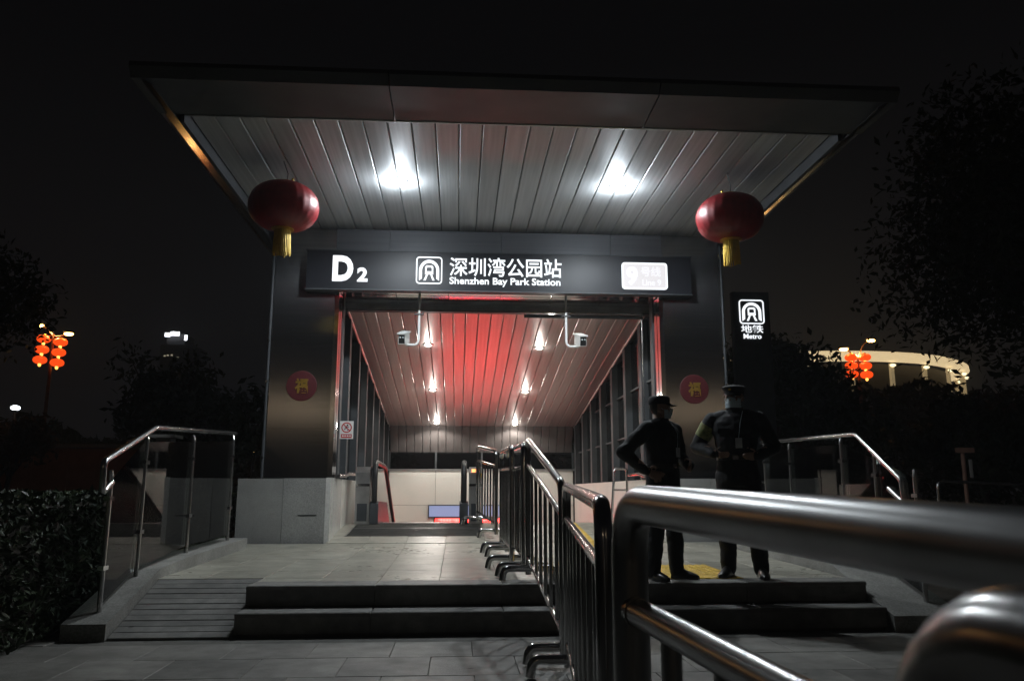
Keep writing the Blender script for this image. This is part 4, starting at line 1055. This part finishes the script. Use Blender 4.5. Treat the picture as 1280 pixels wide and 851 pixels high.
    lp(MB().loft([(0, .010, 1.435, .088, .082), (0, .006, 1.485, .076, .074), (0, .006, 1.487, .070, .068), (0, .010, 1.437, .080, .074)], 20), "collar", "uniform")
    lp(MB().loft([(0, 0, 1.015, .1745 * build, .1285 * build), (0, 0, 1.055, .1725 * build, .1265 * build)], 28), "belt", "shoe_leather")
    lp(MB().box((0, -.1275 * build, 1.035), (.05, .012, .036)), "belt_buckle", "rail_steel")
    for s in (-1, 1):
        lp(MB().box((s * .09, -.134 * build, 1.27), (.10, .010, .045)), "pocket_flap", "uniform")
        lp(MB().box((s * .155, .006, 1.447), (.095, .05, .010), Matrix.Rotation(R(12 * s), 3, 'Y')), "epaulette", "trousers")
    lp(MB().box((.035, -.146 * build, 1.16), (.058, .004, .088)), "badge_card", "badge_card")
    lp(MB().tube([(.035, -.142 * build, 1.20), (.055, -.135 * build, 1.34), (.075, -.06, 1.45)], .0025, 5), "lanyard", "mask_cloth")
    if patch:
        sh = Vector((patch * .205, .008, 1.375)); el = Vector((armL if patch > 0 else armR)[0]); d = (el - sh).normalized()
        pt = [sh.lerp(el, t) for t in (.18, .62)]
        lp(MB().tube(pt, [.080 * build, .0735 * build], 16, True), "sleeve_patch", "arm_patch")
    for s, (fx, fy, kx, ky) in zip((1, -1), feet):
        a = R(14) * s; rot = Matrix.Rotation(a, 3, 'Z')
        sec = [(0.055, .012, .036, .045), (.03, .030, .040, .062), (-.03, .038, .041, .072), (-.08, .030, .044, .055), (-.13, .024, .046, .045), (-.18, .018, .040, .036), (-.205, .014, .022, .024)]
        vs = []
        for (y, zc, rx, rz_) in sec:
            for q in range(14):
                t = 2 * pi * q / 14; v = rot @ Vector((rx * cos(t), y, max(.004, zc + rz_ * sin(t)))); vs.append((fx + v.x, fy + v.y, v.z))
        m = MB(); n_ = 14; m.add(vs, [(i * n_ + q, i * n_ + (q + 1) % n_, (i + 1) * n_ + (q + 1) % n_, (i + 1) * n_ + q) for i in range(len(sec) - 1) for q in range(n_)] + [tuple(range(n_)), tuple(range((len(sec) - 1) * n_, len(sec) * n_))])
        lp(m, "shoe", "shoe_leather")
    return P_

person("guard in soft field cap and dark uniform turned sideways, hand on hip", (1.34, 7.66, .365), R(38), 1.72, R(42),
       ((.30, .02, 1.13), (.20, -.16, 1.03), (-.6, -.5, -.15), (0, -.2, 1)), ((-.40, .14, 1.16), (-.235, .035, 1.0), (.35, -.75, -.45), (.3, -.5, .6)),
       ((.13, -.03, .115, -.02), (-.13, .04, -.12, .0)), 1.08, "field")
person("guard in stiff peaked cap and face mask facing the camera, hands at belt", (2.12, 7.80, .365), R(-24), 1.86, R(-14),
       ((.325, .07, 1.13), (.20, -.10, 1.05), (-.75, -.45, -.1), (0, -.3, 1)), ((-.355, .05, 1.14), (-.19, -.13, 1.07), (.75, -.35, -.1), (0, -.3, 1)),
       ((.16, -.02, .125, -.03), (-.12, .02, -.11, .0)), 1.03, "peaked", -1)

# ------------------------------------------------------------------ thin night haze
hz = MB().bx(-420, 420, -80, 480, -1.3, 95).part("haze", None, None, 0); hz["kind"] = "stuff"
hm_ = bpy.data.materials.new("haze"); hm_.use_nodes = True; t_ = hm_.node_tree; t_.nodes.clear()
o_ = t_.nodes.new("ShaderNodeOutputMaterial"); v_ = t_.nodes.new("ShaderNodeVolumePrincipled")
v_.inputs["Color"].default_value = (.85, .88, .92, 1); v_.inputs["Density"].default_value = HAZE; v_.inputs["Anisotropy"].default_value = .2
t_.links.new(v_.outputs[0], o_.inputs["Volume"]); hz.data.materials.append(hm_)
